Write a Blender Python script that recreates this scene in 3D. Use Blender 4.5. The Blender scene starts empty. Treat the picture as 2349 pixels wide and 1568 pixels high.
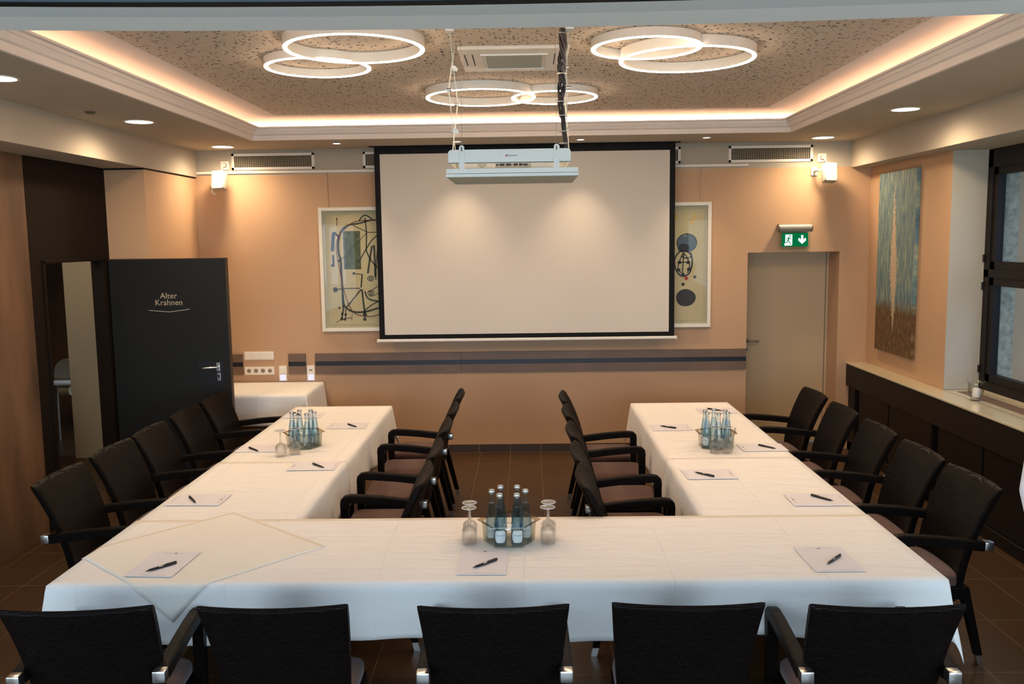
import bpy, bmesh, math, random
from mathutils import Vector, Matrix, noise
random.seed(7)
SC = bpy.context.scene
COL = SC.collection
PI = math.pi
R = math.radians

# ------------------------------------------------------------------ materials
def newmat(name):
    m = bpy.data.materials.new(name); m.use_nodes = True
    nt = m.node_tree; nt.nodes.clear()
    out = nt.nodes.new('ShaderNodeOutputMaterial')
    return m, nt, out
def nd(nt, typ, **kw):
    n = nt.nodes.new(typ)
    for k, v in kw.items():
        if k in n.inputs.keys(): n.inputs[k].default_value = v
        else: setattr(n, k, v)
    return n
def rgba(c): return (c[0], c[1], c[2], 1.0)
def pm(name, col, rough=.5, metal=0., spec=.5, bump=0., bscale=60., var=0., vscale=4., stretch=None, coat=0., sheen=0.):
    m, nt, out = newmat(name)
    p = nd(nt, 'ShaderNodeBsdfPrincipled')
    p.inputs['Base Color'].default_value = rgba(col)
    p.inputs['Roughness'].default_value = rough
    p.inputs['Metallic'].default_value = metal
    p.inputs['Specular IOR Level'].default_value = spec
    p.inputs['Coat Weight'].default_value = coat
    p.inputs['Sheen Weight'].default_value = sheen
    nt.links.new(p.outputs[0], out.inputs[0])
    if bump or var:
        tc = nd(nt, 'ShaderNodeTexCoord'); mp = nd(nt, 'ShaderNodeMapping')
        nt.links.new(tc.outputs['Object'], mp.inputs[0])
        if stretch: mp.inputs['Scale'].default_value = stretch
    if var:
        n = nd(nt, 'ShaderNodeTexNoise'); n.inputs['Scale'].default_value = vscale; n.inputs['Detail'].default_value = 5
        nt.links.new(mp.outputs[0], n.inputs['Vector'])
        r = nd(nt, 'ShaderNodeValToRGB')
        r.color_ramp.elements[0].position = .3; r.color_ramp.elements[1].position = .7
        r.color_ramp.elements[0].color = rgba([c*(1-var) for c in col])
        r.color_ramp.elements[1].color = rgba([min(1, c*(1+var)) for c in col])
        nt.links.new(n.outputs[0], r.inputs[0]); nt.links.new(r.outputs[0], p.inputs['Base Color'])
    if bump:
        n2 = nd(nt, 'ShaderNodeTexNoise'); n2.inputs['Scale'].default_value = bscale; n2.inputs['Detail'].default_value = 3
        nt.links.new(mp.outputs[0], n2.inputs['Vector'])
        b = nd(nt, 'ShaderNodeBump'); b.inputs['Strength'].default_value = bump; b.inputs['Distance'].default_value = .01
        nt.links.new(n2.outputs[0], b.inputs['Height']); nt.links.new(b.outputs[0], p.inputs['Normal'])
    return m
def em(name, col, s):
    m, nt, out = newmat(name)
    e = nd(nt, 'ShaderNodeEmission'); e.inputs[0].default_value = rgba(col); e.inputs[1].default_value = s
    nt.links.new(e.outputs[0], out.inputs[0]); return m
def thin_glass(name, tint=(1, 1, 1), refl=1.5, rough=.0, edge=None):
    """thin clear glass or plastic: transparent with fresnel reflection, slightly denser at the rim"""
    m, nt, out = newmat(name)
    t = nd(nt, 'ShaderNodeBsdfTransparent'); t.inputs[0].default_value = rgba(tint)
    g = nd(nt, 'ShaderNodeBsdfGlossy'); g.inputs['Roughness'].default_value = rough
    lf = nd(nt, 'ShaderNodeLayerWeight'); lf.inputs[0].default_value = .5
    pw = nd(nt, 'ShaderNodeMath', operation='POWER'); pw.inputs[1].default_value = 5; nt.links.new(lf.outputs['Facing'], pw.inputs[0])
    r0 = ((refl-1)/(refl+1))**2
    f = nd(nt, 'ShaderNodeMath', operation='MULTIPLY_ADD'); f.inputs[1].default_value = 1-r0; f.inputs[2].default_value = r0; nt.links.new(pw.outputs[0], f.inputs[0])
    if edge:
        lw = nd(nt, 'ShaderNodeLayerWeight'); lw.inputs[0].default_value = .35
        r = nd(nt, 'ShaderNodeMix', data_type='RGBA')
        r.inputs[6].default_value = rgba(tint); r.inputs[7].default_value = rgba(edge)
        nt.links.new(lw.outputs['Facing'], r.inputs[0]); nt.links.new(r.outputs[2], t.inputs[0])
    mx = nd(nt, 'ShaderNodeMixShader')
    nt.links.new(f.outputs[0], mx.inputs[0]); nt.links.new(t.outputs[0], mx.inputs[1]); nt.links.new(g.outputs[0], mx.inputs[2])
    nt.links.new(mx.outputs[0], out.inputs[0]); return m

def mat_wicker():
    m, nt, out = newmat('woven_wicker')
    p = nd(nt, 'ShaderNodeBsdfPrincipled'); p.inputs['Roughness'].default_value = .45; p.inputs['Specular IOR Level'].default_value = .09
    tc = nd(nt, 'ShaderNodeTexCoord'); sx = nd(nt, 'ShaderNodeSeparateXYZ'); nt.links.new(tc.outputs['Object'], sx.inputs[0])
    a = nd(nt, 'ShaderNodeMath', operation='ADD'); nt.links.new(sx.outputs[0], a.inputs[0]); nt.links.new(sx.outputs[1], a.inputs[1])
    b = nd(nt, 'ShaderNodeMath', operation='MULTIPLY_ADD'); nt.links.new(sx.outputs[1], b.inputs[0]); b.inputs[1].default_value = .55; nt.links.new(sx.outputs[2], b.inputs[2])
    cb = nd(nt, 'ShaderNodeCombineXYZ'); nt.links.new(a.outputs[0], cb.inputs[0]); nt.links.new(b.outputs[0], cb.inputs[1])
    br = nd(nt, 'ShaderNodeTexBrick'); br.inputs['Scale'].default_value = 1; br.inputs['Brick Width'].default_value = .022
    br.inputs['Row Height'].default_value = .0085; br.inputs['Mortar Size'].default_value = .0011; br.inputs['Mortar Smooth'].default_value = 1.
    br.inputs['Color1'].default_value = (.0046, .0029, .0023, 1); br.inputs['Color2'].default_value = (.0074, .0044, .0034, 1); br.inputs['Mortar'].default_value = (.002, .002, .002, 1)
    nt.links.new(cb.outputs[0], br.inputs['Vector']); nt.links.new(br.outputs['Color'], p.inputs['Base Color'])
    bu = nd(nt, 'ShaderNodeBump'); bu.invert = True; bu.inputs['Strength'].default_value = .9; bu.inputs['Distance'].default_value = .004
    nt.links.new(br.outputs['Fac'], bu.inputs['Height']); nt.links.new(bu.outputs[0], p.inputs['Normal'])
    nt.links.new(p.outputs[0], out.inputs[0]); return m

def mat_floor():
    m, nt, out = newmat('brown_floor_tiles')
    p = nd(nt, 'ShaderNodeBsdfPrincipled'); p.inputs['Roughness'].default_value = .38
    tc = nd(nt, 'ShaderNodeTexCoord'); mp = nd(nt, 'ShaderNodeMapping'); mp.inputs['Location'].default_value = (.49, -5.395+.6*20, 0)
    nt.links.new(tc.outputs['Object'], mp.inputs[0])
    br = nd(nt, 'ShaderNodeTexBrick'); br.offset = 0; br.inputs['Scale'].default_value = 1
    br.inputs['Brick Width'].default_value = .305; br.inputs['Row Height'].default_value = .6; br.inputs['Mortar Size'].default_value = .0022; br.inputs['Mortar Smooth'].default_value = .1
    br.inputs['Color1'].default_value = (.064, .030, .011, 1); br.inputs['Color2'].default_value = (.074, .035, .013, 1); br.inputs['Mortar'].default_value = (.2, .13, .085, 1)
    nt.links.new(mp.outputs[0], br.inputs['Vector'])
    n = nd(nt, 'ShaderNodeTexNoise'); n.inputs['Scale'].default_value = 6; nt.links.new(tc.outputs['Object'], n.inputs['Vector'])
    mx = nd(nt, 'ShaderNodeMix', data_type='RGBA', blend_type='MULTIPLY'); mx.inputs[0].default_value = .35
    nt.links.new(br.outputs['Color'], mx.inputs[6]); nt.links.new(n.outputs['Color'], mx.inputs[7])
    nt.links.new(mx.outputs[2], p.inputs['Base Color'])
    bu = nd(nt, 'ShaderNodeBump'); bu.invert = True; bu.inputs['Strength'].default_value = .4; bu.inputs['Distance'].default_value = .002
    nt.links.new(br.outputs['Fac'], bu.inputs['Height']); nt.links.new(bu.outputs[0], p.inputs['Normal'])
    nt.links.new(p.outputs[0], out.inputs[0]); return m

def mat_perforated():
    m, nt, out = newmat('perforated_acoustic_board')
    p = nd(nt, 'ShaderNodeBsdfPrincipled'); p.inputs['Roughness'].default_value = .9
    tc = nd(nt, 'ShaderNodeTexCoord')
    mp = nd(nt, 'ShaderNodeMapping'); mp.inputs['Scale'].default_value = (1, 1, 0); nt.links.new(tc.outputs['Object'], mp.inputs[0])
    v = nd(nt, 'ShaderNodeTexVoronoi'); v.inputs['Scale'].default_value = 40.; nt.links.new(mp.outputs[0], v.inputs['Vector'])
    s = nd(nt, 'ShaderNodeSeparateColor'); nt.links.new(v.outputs['Color'], s.inputs[0])
    th = nd(nt, 'ShaderNodeMath', operation='MULTIPLY'); th.inputs[1].default_value = .42; nt.links.new(s.outputs[0], th.inputs[0])
    lt = nd(nt, 'ShaderNodeMath', operation='LESS_THAN'); nt.links.new(v.outputs['Distance'], lt.inputs[0]); nt.links.new(th.outputs[0], lt.inputs[1])
    mx = nd(nt, 'ShaderNodeMix', data_type='RGBA'); mx.inputs[6].default_value = (.60, .51, .40, 1); mx.inputs[7].default_value = (.045, .036, .03, 1)
    nt.links.new(lt.outputs[0], mx.inputs[0]); nt.links.new(mx.outputs[2], p.inputs['Base Color'])
    nt.links.new(p.outputs[0], out.inputs[0]); return m

def mat_backwall():
    """peach paint, white painted band along the top"""
    m, nt, out = newmat('two_tone_wall_paint')
    p = nd(nt, 'ShaderNodeBsdfPrincipled'); p.inputs['Roughness'].default_value = .75
    tc = nd(nt, 'ShaderNodeTexCoord'); sx = nd(nt, 'ShaderNodeSeparateXYZ'); nt.links.new(tc.outputs['Object'], sx.inputs[0])
    gt = nd(nt, 'ShaderNodeMath', operation='GREATER_THAN'); gt.inputs[1].default_value = 2.815; nt.links.new(sx.outputs[2], gt.inputs[0])
    mx = nd(nt, 'ShaderNodeMix', data_type='RGBA'); mx.inputs[6].default_value = rgba(PEACH); mx.inputs[7].default_value = (.42, .37, .29, 1)
    nt.links.new(gt.outputs[0], mx.inputs[0]); nt.links.new(mx.outputs[2], p.inputs['Base Color'])
    nt.links.new(p.outputs[0], out.inputs[0]); return m

def mat_cloth():
    m, nt, out = newmat('white_damask_cloth')
    p = nd(nt, 'ShaderNodeBsdfPrincipled'); p.inputs['Roughness'].default_value = .8; p.inputs['Base Color'].default_value = (.90, .865, .80, 1)
    p.inputs['Sheen Weight'].default_value = .15; p.inputs['Specular IOR Level'].default_value = .2
    tc = nd(nt, 'ShaderNodeTexCoord')
    mp = nd(nt, 'ShaderNodeMapping'); mp.inputs['Scale'].default_value = (1.0, 3.2, 2.5); nt.links.new(tc.outputs['Object'], mp.inputs[0])
    n = nd(nt, 'ShaderNodeTexNoise'); n.inputs['Scale'].default_value = 2.2; n.inputs['Detail'].default_value = 4; n.inputs['Distortion'].default_value = 1.2
    nt.links.new(mp.outputs[0], n.inputs['Vector'])
    b1 = nd(nt, 'ShaderNodeBump'); b1.inputs['Strength'].default_value = .35; b1.inputs['Distance'].default_value = .02
    nt.links.new(n.outputs[0], b1.inputs['Height'])
    # ironed fold lines
    br = nd(nt, 'ShaderNodeTexBrick'); br.offset = 0; br.inputs['Scale'].default_value = 1; br.inputs['Brick Width'].default_value = .62; br.inputs['Row Height'].default_value = .41
    br.inputs['Mortar Size'].default_value = .006; br.inputs['Mortar Smooth'].default_value = 1.
    wob = nd(nt, 'ShaderNodeTexNoise'); wob.inputs['Scale'].default_value = 2; nt.links.new(tc.outputs['Object'], wob.inputs['Vector'])
    va = nd(nt, 'ShaderNodeVectorMath', operation='MULTIPLY_ADD'); va.inputs[1].default_value = (.05, .05, 0); nt.links.new(wob.outputs['Color'], va.inputs[0]); nt.links.new(tc.outputs['Object'], va.inputs[2])
    nt.links.new(va.outputs[0], br.inputs['Vector'])
    b2 = nd(nt, 'ShaderNodeBump'); b2.inputs['Strength'].default_value = .3; b2.inputs['Distance'].default_value = .006
    nt.links.new(br.outputs['Fac'], b2.inputs['Height']); nt.links.new(b1.outputs[0], b2.inputs['Normal'])
    nt.links.new(b2.outputs[0], p.inputs['Normal'])
    # woven dots
    v = nd(nt, 'ShaderNodeTexVoronoi'); v.inputs['Scale'].default_value = 26; v.inputs['Randomness'].default_value = .0; nt.links.new(tc.outputs['Object'], v.inputs['Vector'])
    lt = nd(nt, 'ShaderNodeMath', operation='LESS_THAN'); lt.inputs[1].default_value = .13; nt.links.new(v.outputs['Distance'], lt.inputs[0])
    mx = nd(nt, 'ShaderNodeMix', data_type='RGBA'); mx.inputs[6].default_value = (.90, .865, .80, 1); mx.inputs[7].default_value = (.85, .82, .76, 1)
    nt.links.new(lt.outputs[0], mx.inputs[0]); nt.links.new(mx.outputs[2], p.inputs['Base Color'])
    nt.links.new(p.outputs[0], out.inputs[0]); return m

def mat_painting():
    """blue-green streaked canvas, brown undergrowth at the foot, pale broken column"""
    m, nt, out = newmat('streaked_oil_painting')
    p = nd(nt, 'ShaderNodeBsdfPrincipled'); p.inputs['Roughness'].default_value = .55
    tc = nd(nt, 'ShaderNodeTexCoord'); sx = nd(nt, 'ShaderNodeSeparateXYZ'); nt.links.new(tc.outputs['Object'], sx.inputs[0])
    def noise_(sc, scale, det=6):
        mp = nd(nt, 'ShaderNodeMapping'); mp.inputs['Scale'].default_value = sc; nt.links.new(tc.outputs['Object'], mp.inputs[0])
        n = nd(nt, 'ShaderNodeTexNoise'); n.inputs['Scale'].default_value = scale; n.inputs['Detail'].default_value = det; n.inputs['Roughness'].default_value = .7
        nt.links.new(mp.outputs[0], n.inputs['Vector']); return n
    def ramp(src, stops):
        r = nd(nt, 'ShaderNodeValToRGB'); e = r.color_ramp.elements
        while len(e) < len(stops): e.new(.5)
        for k, (ps, c) in enumerate(stops): e[k].position = ps; e[k].color = rgba(c)
        nt.links.new(src, r.inputs[0]); return r
    def mth(op, a, b, clamp=False):
        x = nd(nt, 'ShaderNodeMath', operation=op); x.use_clamp = clamp
        for i, q in enumerate((a, b)):
            if isinstance(q, (int, float)): x.inputs[i].default_value = q
            else: nt.links.new(q, x.inputs[i])
        return x.outputs[0]
    sky = ramp(noise_((1, 9, 1.6), 3.2).outputs[0], [(.30, (.05, .09, .14)), (.46, (.11, .19, .22)), (.56, (.20, .27, .22)), (.70, (.42, .42, .26))])
    bro = ramp(noise_((1, 12, 3), 5).outputs[0], [(.3, (.03, .016, .006)), (.5, (.12, .06, .02)), (.72, (.30, .19, .09))])
    n2 = noise_((1, 14, 2), 3)
    hz = mth('ADD', mth('MULTIPLY', mth('SUBTRACT', 0.50, sx.outputs[2]), 9.), mth('MULTIPLY', mth('SUBTRACT', n2.outputs[0], .5), 4.0))
    hz = mth('ADD', hz, 0., True)
    m1 = nd(nt, 'ShaderNodeMix', data_type='RGBA'); nt.links.new(hz, m1.inputs[0]); nt.links.new(sky.outputs[0], m1.inputs[6]); nt.links.new(bro.outputs[0], m1.inputs[7])
    # column: half width grows from tip to base, centre drifts
    n3 = noise_((1, 10, 8), 4)
    ctr = mth('ADD', mth('MULTIPLY', sx.outputs[2], .045), -.015)
    dist = mth('ABSOLUTE', mth('SUBTRACT', sx.outputs[1], ctr), 0)
    w = mth('MINIMUM', mth('MULTIPLY', mth('SUBTRACT', 1.62, sx.outputs[2]), .10), mth('MULTIPLY', mth('SUBTRACT', sx.outputs[2], .12), .14))
    w = mth('MINIMUM', w, .095)
    inside = mth('MULTIPLY', mth('SUBTRACT', mth('ADD', w, mth('MULTIPLY', mth('SUBTRACT', n3.outputs[0], .52), .16)), dist), 60., True)
    base = mth('MULTIPLY', mth('SUBTRACT', sx.outputs[2], .16), 14., True)
    inside = mth('MULTIPLY', inside, base, True)
    colr = ramp(noise_((1, 20, 14), 5).outputs[0], [(.35, (.16, .13, .08)), (.5, (.52, .40, .26)), (.7, (.72, .58, .40))])
    m2 = nd(nt, 'ShaderNodeMix', data_type='RGBA'); nt.links.new(inside, m2.inputs[0]); nt.links.new(m1.outputs[2], m2.inputs[6]); nt.links.new(colr.outputs[0], m2.inputs[7])
    nt.links.new(m2.outputs[2], p.inputs['Base Color'])
    b = nd(nt, 'ShaderNodeBump'); b.inputs['Strength'].default_value = .6; b.inputs['Distance'].default_value = .01
    nt.links.new(n3.outputs[0], b.inputs['Height']); nt.links.new(b.outputs[0], p.inputs['Normal'])
    nt.links.new(p.outputs[0], out.inputs[0]); return m

PEACH = (.52, .325, .187)
M = {}
M['wall'] = pm('peach_paint', PEACH, .75)
M['backwall'] = mat_backwall()
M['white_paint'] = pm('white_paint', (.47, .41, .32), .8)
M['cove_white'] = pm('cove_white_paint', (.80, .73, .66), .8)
M['grey_paint'] = pm('reveal_paint', (.48, .44, .35), .75)
M['beam'] = pm('beam_paint', (.78, .80, .76), .8)
M['beam_dark'] = pm('beam_edge_profile', (.62, .66, .64), .7)
M['floor'] = mat_floor()
M['tile'] = mat_perforated()
M['woodwall'] = pm('brown_wood_panel', (.12, .062, .031), .55, var=.58, vscale=1.6, stretch=(1, 2.2, .5), bump=.08, bscale=30)
M['darkpanel'] = pm('dark_brown_panel', (.012, .0075, .005), .7, spec=.08)
M['doordark'] = pm('charcoal_door_leaf', (.0105, .0105, .009), .55, spec=.3)
M['darkedge'] = pm('dark_wood_edge', (.05, .028, .012), .5)
M['blackplate'] = pm('black_lock_plate', (.008, .008, .009), .4)
M['beigedoor'] = pm('beige_door_leaf', (.50, .375, .225), .6)
M['black'] = pm('black_border', (.005, .005, .005), .7, spec=.2)
M['screen'] = pm('matte_screen_fabric', (.68, .615, .52), .85)
M['white'] = pm('white_enamel', (.78, .77, .73), .45)
M['offwhite'] = pm('warm_white_plastic', (.82, .76, .66), .4)
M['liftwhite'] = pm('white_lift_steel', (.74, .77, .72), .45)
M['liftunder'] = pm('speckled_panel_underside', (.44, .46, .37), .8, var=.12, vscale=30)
M['chrome'] = pm('brushed_steel', (.62, .61, .58), .28, metal=1)
M['darksteel'] = pm('dark_bronze_steel', (.22, .19, .15), .35, metal=1)
M['greysteel'] = pm('grey_satin_housing', (.35, .32, .27), .45, metal=.3)
M['wicker'] = mat_wicker()
M['cushion'] = pm('brown_seat_fabric', (.098, .043, .029), .9, var=.25, vscale=5, bump=.15, bscale=300, sheen=.2)
M['cloth'] = mat_cloth()
M['overlay'] = pm('cream_overlay_cloth', (.88, .835, .73), .85, bump=.2, bscale=5, sheen=.1)
M['paper'] = pm('white_paper', (.80, .775, .80), .7)
M['print'] = pm('grey_print', (.36, .34, .36), .7)
M['printdark'] = pm('dark_print', (.06, .06, .07), .7)
M['pen'] = pm('black_pen_plastic', (.006, .006, .007), .3)
M['redprint'] = pm('red_print', (.45, .03, .04), .6)
M['cap'] = pm('silver_bottle_cap', (.62, .64, .62), .3, metal=.9)
M['bottle'] = thin_glass('blue_green_bottle_glass', (.86, .92, .96), 1.45, .02, edge=(.42, .56, .66))
M['bottle_low'] = pm('bottle_water', (.20, .31, .38), .15, coat=.3)
M['label'] = pm('pale_blue_label', (.74, .80, .86), .5)
M['acrylic'] = thin_glass('clear_acrylic', (.95, .96, .94), 1.45, .03, edge=(.70, .70, .64))
M['glass'] = thin_glass('clear_glass', (.985, .99, .985), 1.5, 0, edge=(.72, .73, .70))
m_, nt_, out_ = newmat('blown_glass'); gl_ = nd(nt_, 'ShaderNodeBsdfGlass'); gl_.inputs['IOR'].default_value = 1.45; gl_.inputs['Roughness'].default_value = 0.; tr_ = nd(nt_, 'ShaderNodeBsdfTransparent'); mx_ = nd(nt_, 'ShaderNodeMixShader'); mx_.inputs[0].default_value = .42; nt_.links.new(tr_.outputs[0], mx_.inputs[1]); nt_.links.new(gl_.outputs[0], mx_.inputs[2]); nt_.links.new(mx_.outputs[0], out_.inputs[0]); M['realglass'] = m_
M['pane'] = thin_glass('window_pane', (.90, .95, .97), 1.35, 0)
M['artglass'] = thin_glass('picture_glass', (.95, .96, .94), 1.34, 0)
M['cornerprint'] = pm('cream_art_paper', (.66, .55, .34), .8)
M['ink'] = pm('charcoal_ink', (.055, .062, .055), .8)
M['redink'] = pm('dark_red_ink', (.16, .02, .025), .8)
M['navyink'] = pm('navy_ink', (.028, .028, .045), .7)
M['blueink'] = pm('slate_blue_ink', (.10, .14, .20), .7)
M['yellowink'] = pm('yellow_ink', (.80, .48, .10), .7)
M['mat'] = pm('pale_mount_board', (.56, .50, .35), .8)
M['frame'] = pm('cream_picture_frame', (.80, .74, .62), .5)
M['strip'] = pm('brown_rail_laminate', (.15, .092, .060), .5, var=.15, vscale=3)
M['stripblack'] = pm('black_rail_groove', (.008, .008, .012), .4)
M['socketdark'] = pm('socket_hole', (.03, .025, .02), .6)
M['cable'] = pm('black_cable', (.010, .008, .007), .5)
M['wire'] = pm('thin_steel_wire', (.20, .16, .12), .4, metal=.6)
M['benchdark'] = pm('dark_stained_wood', (.012, .008, .006), .5, spec=.25)
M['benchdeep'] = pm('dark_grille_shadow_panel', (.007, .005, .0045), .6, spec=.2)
M['sill'] = pm('polished_cream_sill', (.60, .53, .36), .18, coat=.3)
M['grille'] = pm('brown_vent_slats', (.20, .12, .08), .4)
M['windowframe'] = pm('dark_window_wood', (.009, .006, .005), .5, spec=.25)
M['stone'] = pm('tuff_stone', (.40, .36, .27), .95, var=.35, vscale=22, bump=.5, bscale=60)
M['facade'] = pm('pale_facade', (.82, .86, .92), .8)
M['facadegrey'] = pm('grey_facade_frame', (.22, .21, .22), .7)
M['candle'] = pm('white_wax', (.85, .80, .72), .5)
M['painting'] = mat_painting()
M['corridor'] = pm('corridor_beige_paint', (.62, .52, .36), .8)
M['skin'] = pm('skin', (.55, .34, .24), .6)
M['shirt'] = pm('white_shirt_cloth', (.80, .84, .90), .85, var=.06, vscale=40, stretch=(30, 30, 1))
M['trousers'] = pm('dark_trousers', (.02, .02, .025), .9)
M['hair'] = pm('dark_hair', (.03, .02, .015), .6)
M['acgrille'] = pm('grey_intake_grille', (.36, .40, .34), .6)
M['smoke'] = pm('grey_smudge', (.10, .08, .055), .7)
M['led'] = em('warm_led_diffuser', (1, .72, .50), 46.)
M['ledspot'] = em('warm_lamp_lens', (1, .86, .68), 9.)
M['signgreen'] = em('backlit_green', (.0, .115, .035), 1.0)
M['signwhite'] = em('backlit_white', (.80, .95, .88), 1.0)
M['nightlight'] = em('pale_violet_glow', (.72, .66, .86), .9)

# ------------------------------------------------------------------ mesh helpers
class MB:
    def __init__(s): s.bm = bmesh.new(); s.mats = []
    def _fin(s, fs, mi):
        for f in fs: f.material_index = mi
    def box(s, lo, hi, bevel=0, seg=2, rot=None, mi=0):
        t = bmesh.new(); bmesh.ops.create_cube(t, size=1)
        c = [(a+b)/2 for a, b in zip(lo, hi)]; d = [abs(b-a) for a, b in zip(lo, hi)]
        for v in t.verts: v.co = Vector((v.co.x*d[0], v.co.y*d[1], v.co.z*d[2]))
        if bevel: bmesh.ops.bevel(t, geom=t.edges[:], offset=bevel, segments=seg, profile=.5, affect='EDGES')
        mt = Matrix.Translation(c)
        if rot is not None: mt = mt @ rot
        return s.merge(t, mt, mi)
    def merge(s, t, mt=None, mi=0):
        vs = {}
        for v in t.verts: vs[v] = s.bm.verts.new(mt @ v.co if mt is not None else v.co)
        for f in t.faces:
            try: g = s.bm.faces.new([vs[v] for v in f.verts]); g.material_index = mi
            except ValueError: pass
        t.free(); return s
    def tube(s, pts, r, n=8, caps=True, mi=0, closed=False):
        pts = [Vector(p) for p in pts]; rs = r if isinstance(r, (list, tuple)) else [r]*len(pts)
        rings = []; up = None; N = len(pts)
        for i, p in enumerate(pts):
            a = pts[(i-1) % N] if closed else pts[max(i-1, 0)]; b = pts[(i+1) % N] if closed else pts[min(i+1, N-1)]
            d = (b-a).normalized()
            if up is None: up = d.orthogonal().normalized()
            up = (up - d*up.dot(d)); up = up.normalized() if up.length > 1e-6 else d.orthogonal().normalized()
            w = d.cross(up)
            rings.append([s.bm.verts.new(p + (up*math.cos(2*PI*k/n) + w*math.sin(2*PI*k/n))*rs[i]) for k in range(n)])
        for i in range(N if closed else N-1):
            A, B = rings[i], rings[(i+1) % N]
            for k in range(n):
                f = s.bm.faces.new((A[k], A[(k+1) % n], B[(k+1) % n], B[k])); f.material_index = mi
        if caps and not closed:
            s.bm.faces.new(rings[0][::-1]).material_index = mi; s.bm.faces.new(rings[-1]).material_index = mi
        return s
    def lathe(s, prof, n=24, at=(0, 0, 0), mi=0, rot=None):
        at = Vector(at); rings = []
        for r, z in prof:
            if r < 1e-6: q = Vector((0, 0, z)); rings.append([s.bm.verts.new(at + (rot @ q if rot else q))])
            else:
                ring = []
                for k in range(n):
                    q = Vector((r*math.cos(2*PI*k/n), r*math.sin(2*PI*k/n), z)); ring.append(s.bm.verts.new(at + (rot @ q if rot else q)))
                rings.append(ring)
        for A, B in zip(rings[:-1], rings[1:]):
            for k in range(n):
                vs = []
                for q in (A[k % len(A)], A[(k+1) % len(A)], B[(k+1) % len(B)], B[k % len(B)]):
                    if q not in vs: vs.append(q)
                if len(vs) > 2:
                    try: s.bm.faces.new(vs).material_index = mi
                    except ValueError: pass
        return s
    def prism(s, poly, o, u, v, w, mi=0):
        """polygon in the (u,v) plane at origin o, extruded along w"""
        o, u, v, w = map(Vector, (o, u, v, w))
        A = [s.bm.verts.new(o + u*a + v*b) for a, b in poly]; B = [s.bm.verts.new(o + u*a + v*b + w) for a, b in poly]
        n = len(poly)
        s.bm.faces.new(A).material_index = mi; s.bm.faces.new(B[::-1]).material_index = mi
        for k in range(n): s.bm.faces.new((A[k], B[k], B[(k+1) % n], A[(k+1) % n])).material_index = mi
        return s
    def quadgrid(s, grid, mi=0, closed_u=False):
        V = [[s.bm.verts.new(p) for p in row] for row in grid]
        for a, b in zip(V[:-1], V[1:]):
            for k in range(len(a)-1 + (1 if closed_u else 0)):
                k2 = (k+1) % len(a)
                s.bm.faces.new((a[k], a[k2], b[k2], b[k])).material_index = mi
        return V
    def build(s, name, mat, parent=None, smooth=None, kind=None):
        bmesh.ops.remove_doubles(s.bm, verts=s.bm.verts[:], dist=1e-6)
        bmesh.ops.recalc_face_normals(s.bm, faces=s.bm.faces[:])
        me = bpy.data.meshes.new(name); s.bm.to_mesh(me); s.bm.free()
        for q in (mat if isinstance(mat, (list, tuple)) else [mat]): me.materials.append(M[q] if isinstance(q, str) else q)
        o = bpy.data.objects.new(name, me); COL.objects.link(o)
        if parent: o.parent = parent
        if smooth:
            me.polygons.foreach_set('use_smooth', [True]*len(me.polygons))
            if smooth != 'all': me.set_sharp_from_angle(angle=R(40))
        if kind: o['kind'] = kind
        return o

def tag(o, label, cat, group=None, kind=None):
    o['label'] = label; o['category'] = cat
    if group: o['group'] = group
    if kind: o['kind'] = kind
    return o
def thing(name, label, cat, loc=(0, 0, 0), rz=0, group=None, kind=None):
    o = bpy.data.objects.new(name, None); COL.objects.link(o); o.empty_display_size = .1
    o.location = loc; o.rotation_euler = (0, 0, rz)
    return tag(o, label, cat, group, kind)
def dup_tree(o, parent=None):
    c = o.copy(); COL.objects.link(c)
    if parent: c.parent = parent
    for ch in list(o.children): dup_tree(ch, c)
    return c
def dup(root, loc, rz, label, group=None):
    c = dup_tree(root); c.location = loc; c.rotation_euler = (root.rotation_euler.x, root.rotation_euler.y, rz); c['label'] = label
    if group: c['group'] = group
    return c
def text_bm(body, size, extrude=.0006, align='CENTER'):
    cu = bpy.data.curves.new('lettering', 'FONT'); cu.body = body; cu.size = size; cu.extrude = extrude
    cu.align_x = align; cu.align_y = 'CENTER'; cu.resolution_u = 3
    o = bpy.data.objects.new('lettering', cu); COL.objects.link(o)
    dg = bpy.context.evaluated_depsgraph_get(); dg.update()
    me = bpy.data.meshes.new_from_object(o.evaluated_get(dg))
    t = bmesh.new(); t.from_mesh(me)
    bpy.data.objects.remove(o); bpy.data.curves.remove(cu); bpy.data.meshes.remove(me)
    return t
def frame_mat(o, u, v):
    """matrix taking local x->u, y->v, z->u x v at origin o"""
    u, v = Vector(u).normalized(), Vector(v).normalized(); w = u.cross(v)
    m = Matrix((u, v, w)).transposed().to_4x4(); m.translation = Vector(o); return m
def struct(o, label, cat): return tag(o, label, cat, kind='structure')
def box_obj(name, lo, hi, mat, parent=None, bevel=0, **kw): return MB().box(lo, hi, bevel).build(name, mat, parent, **kw)

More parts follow.
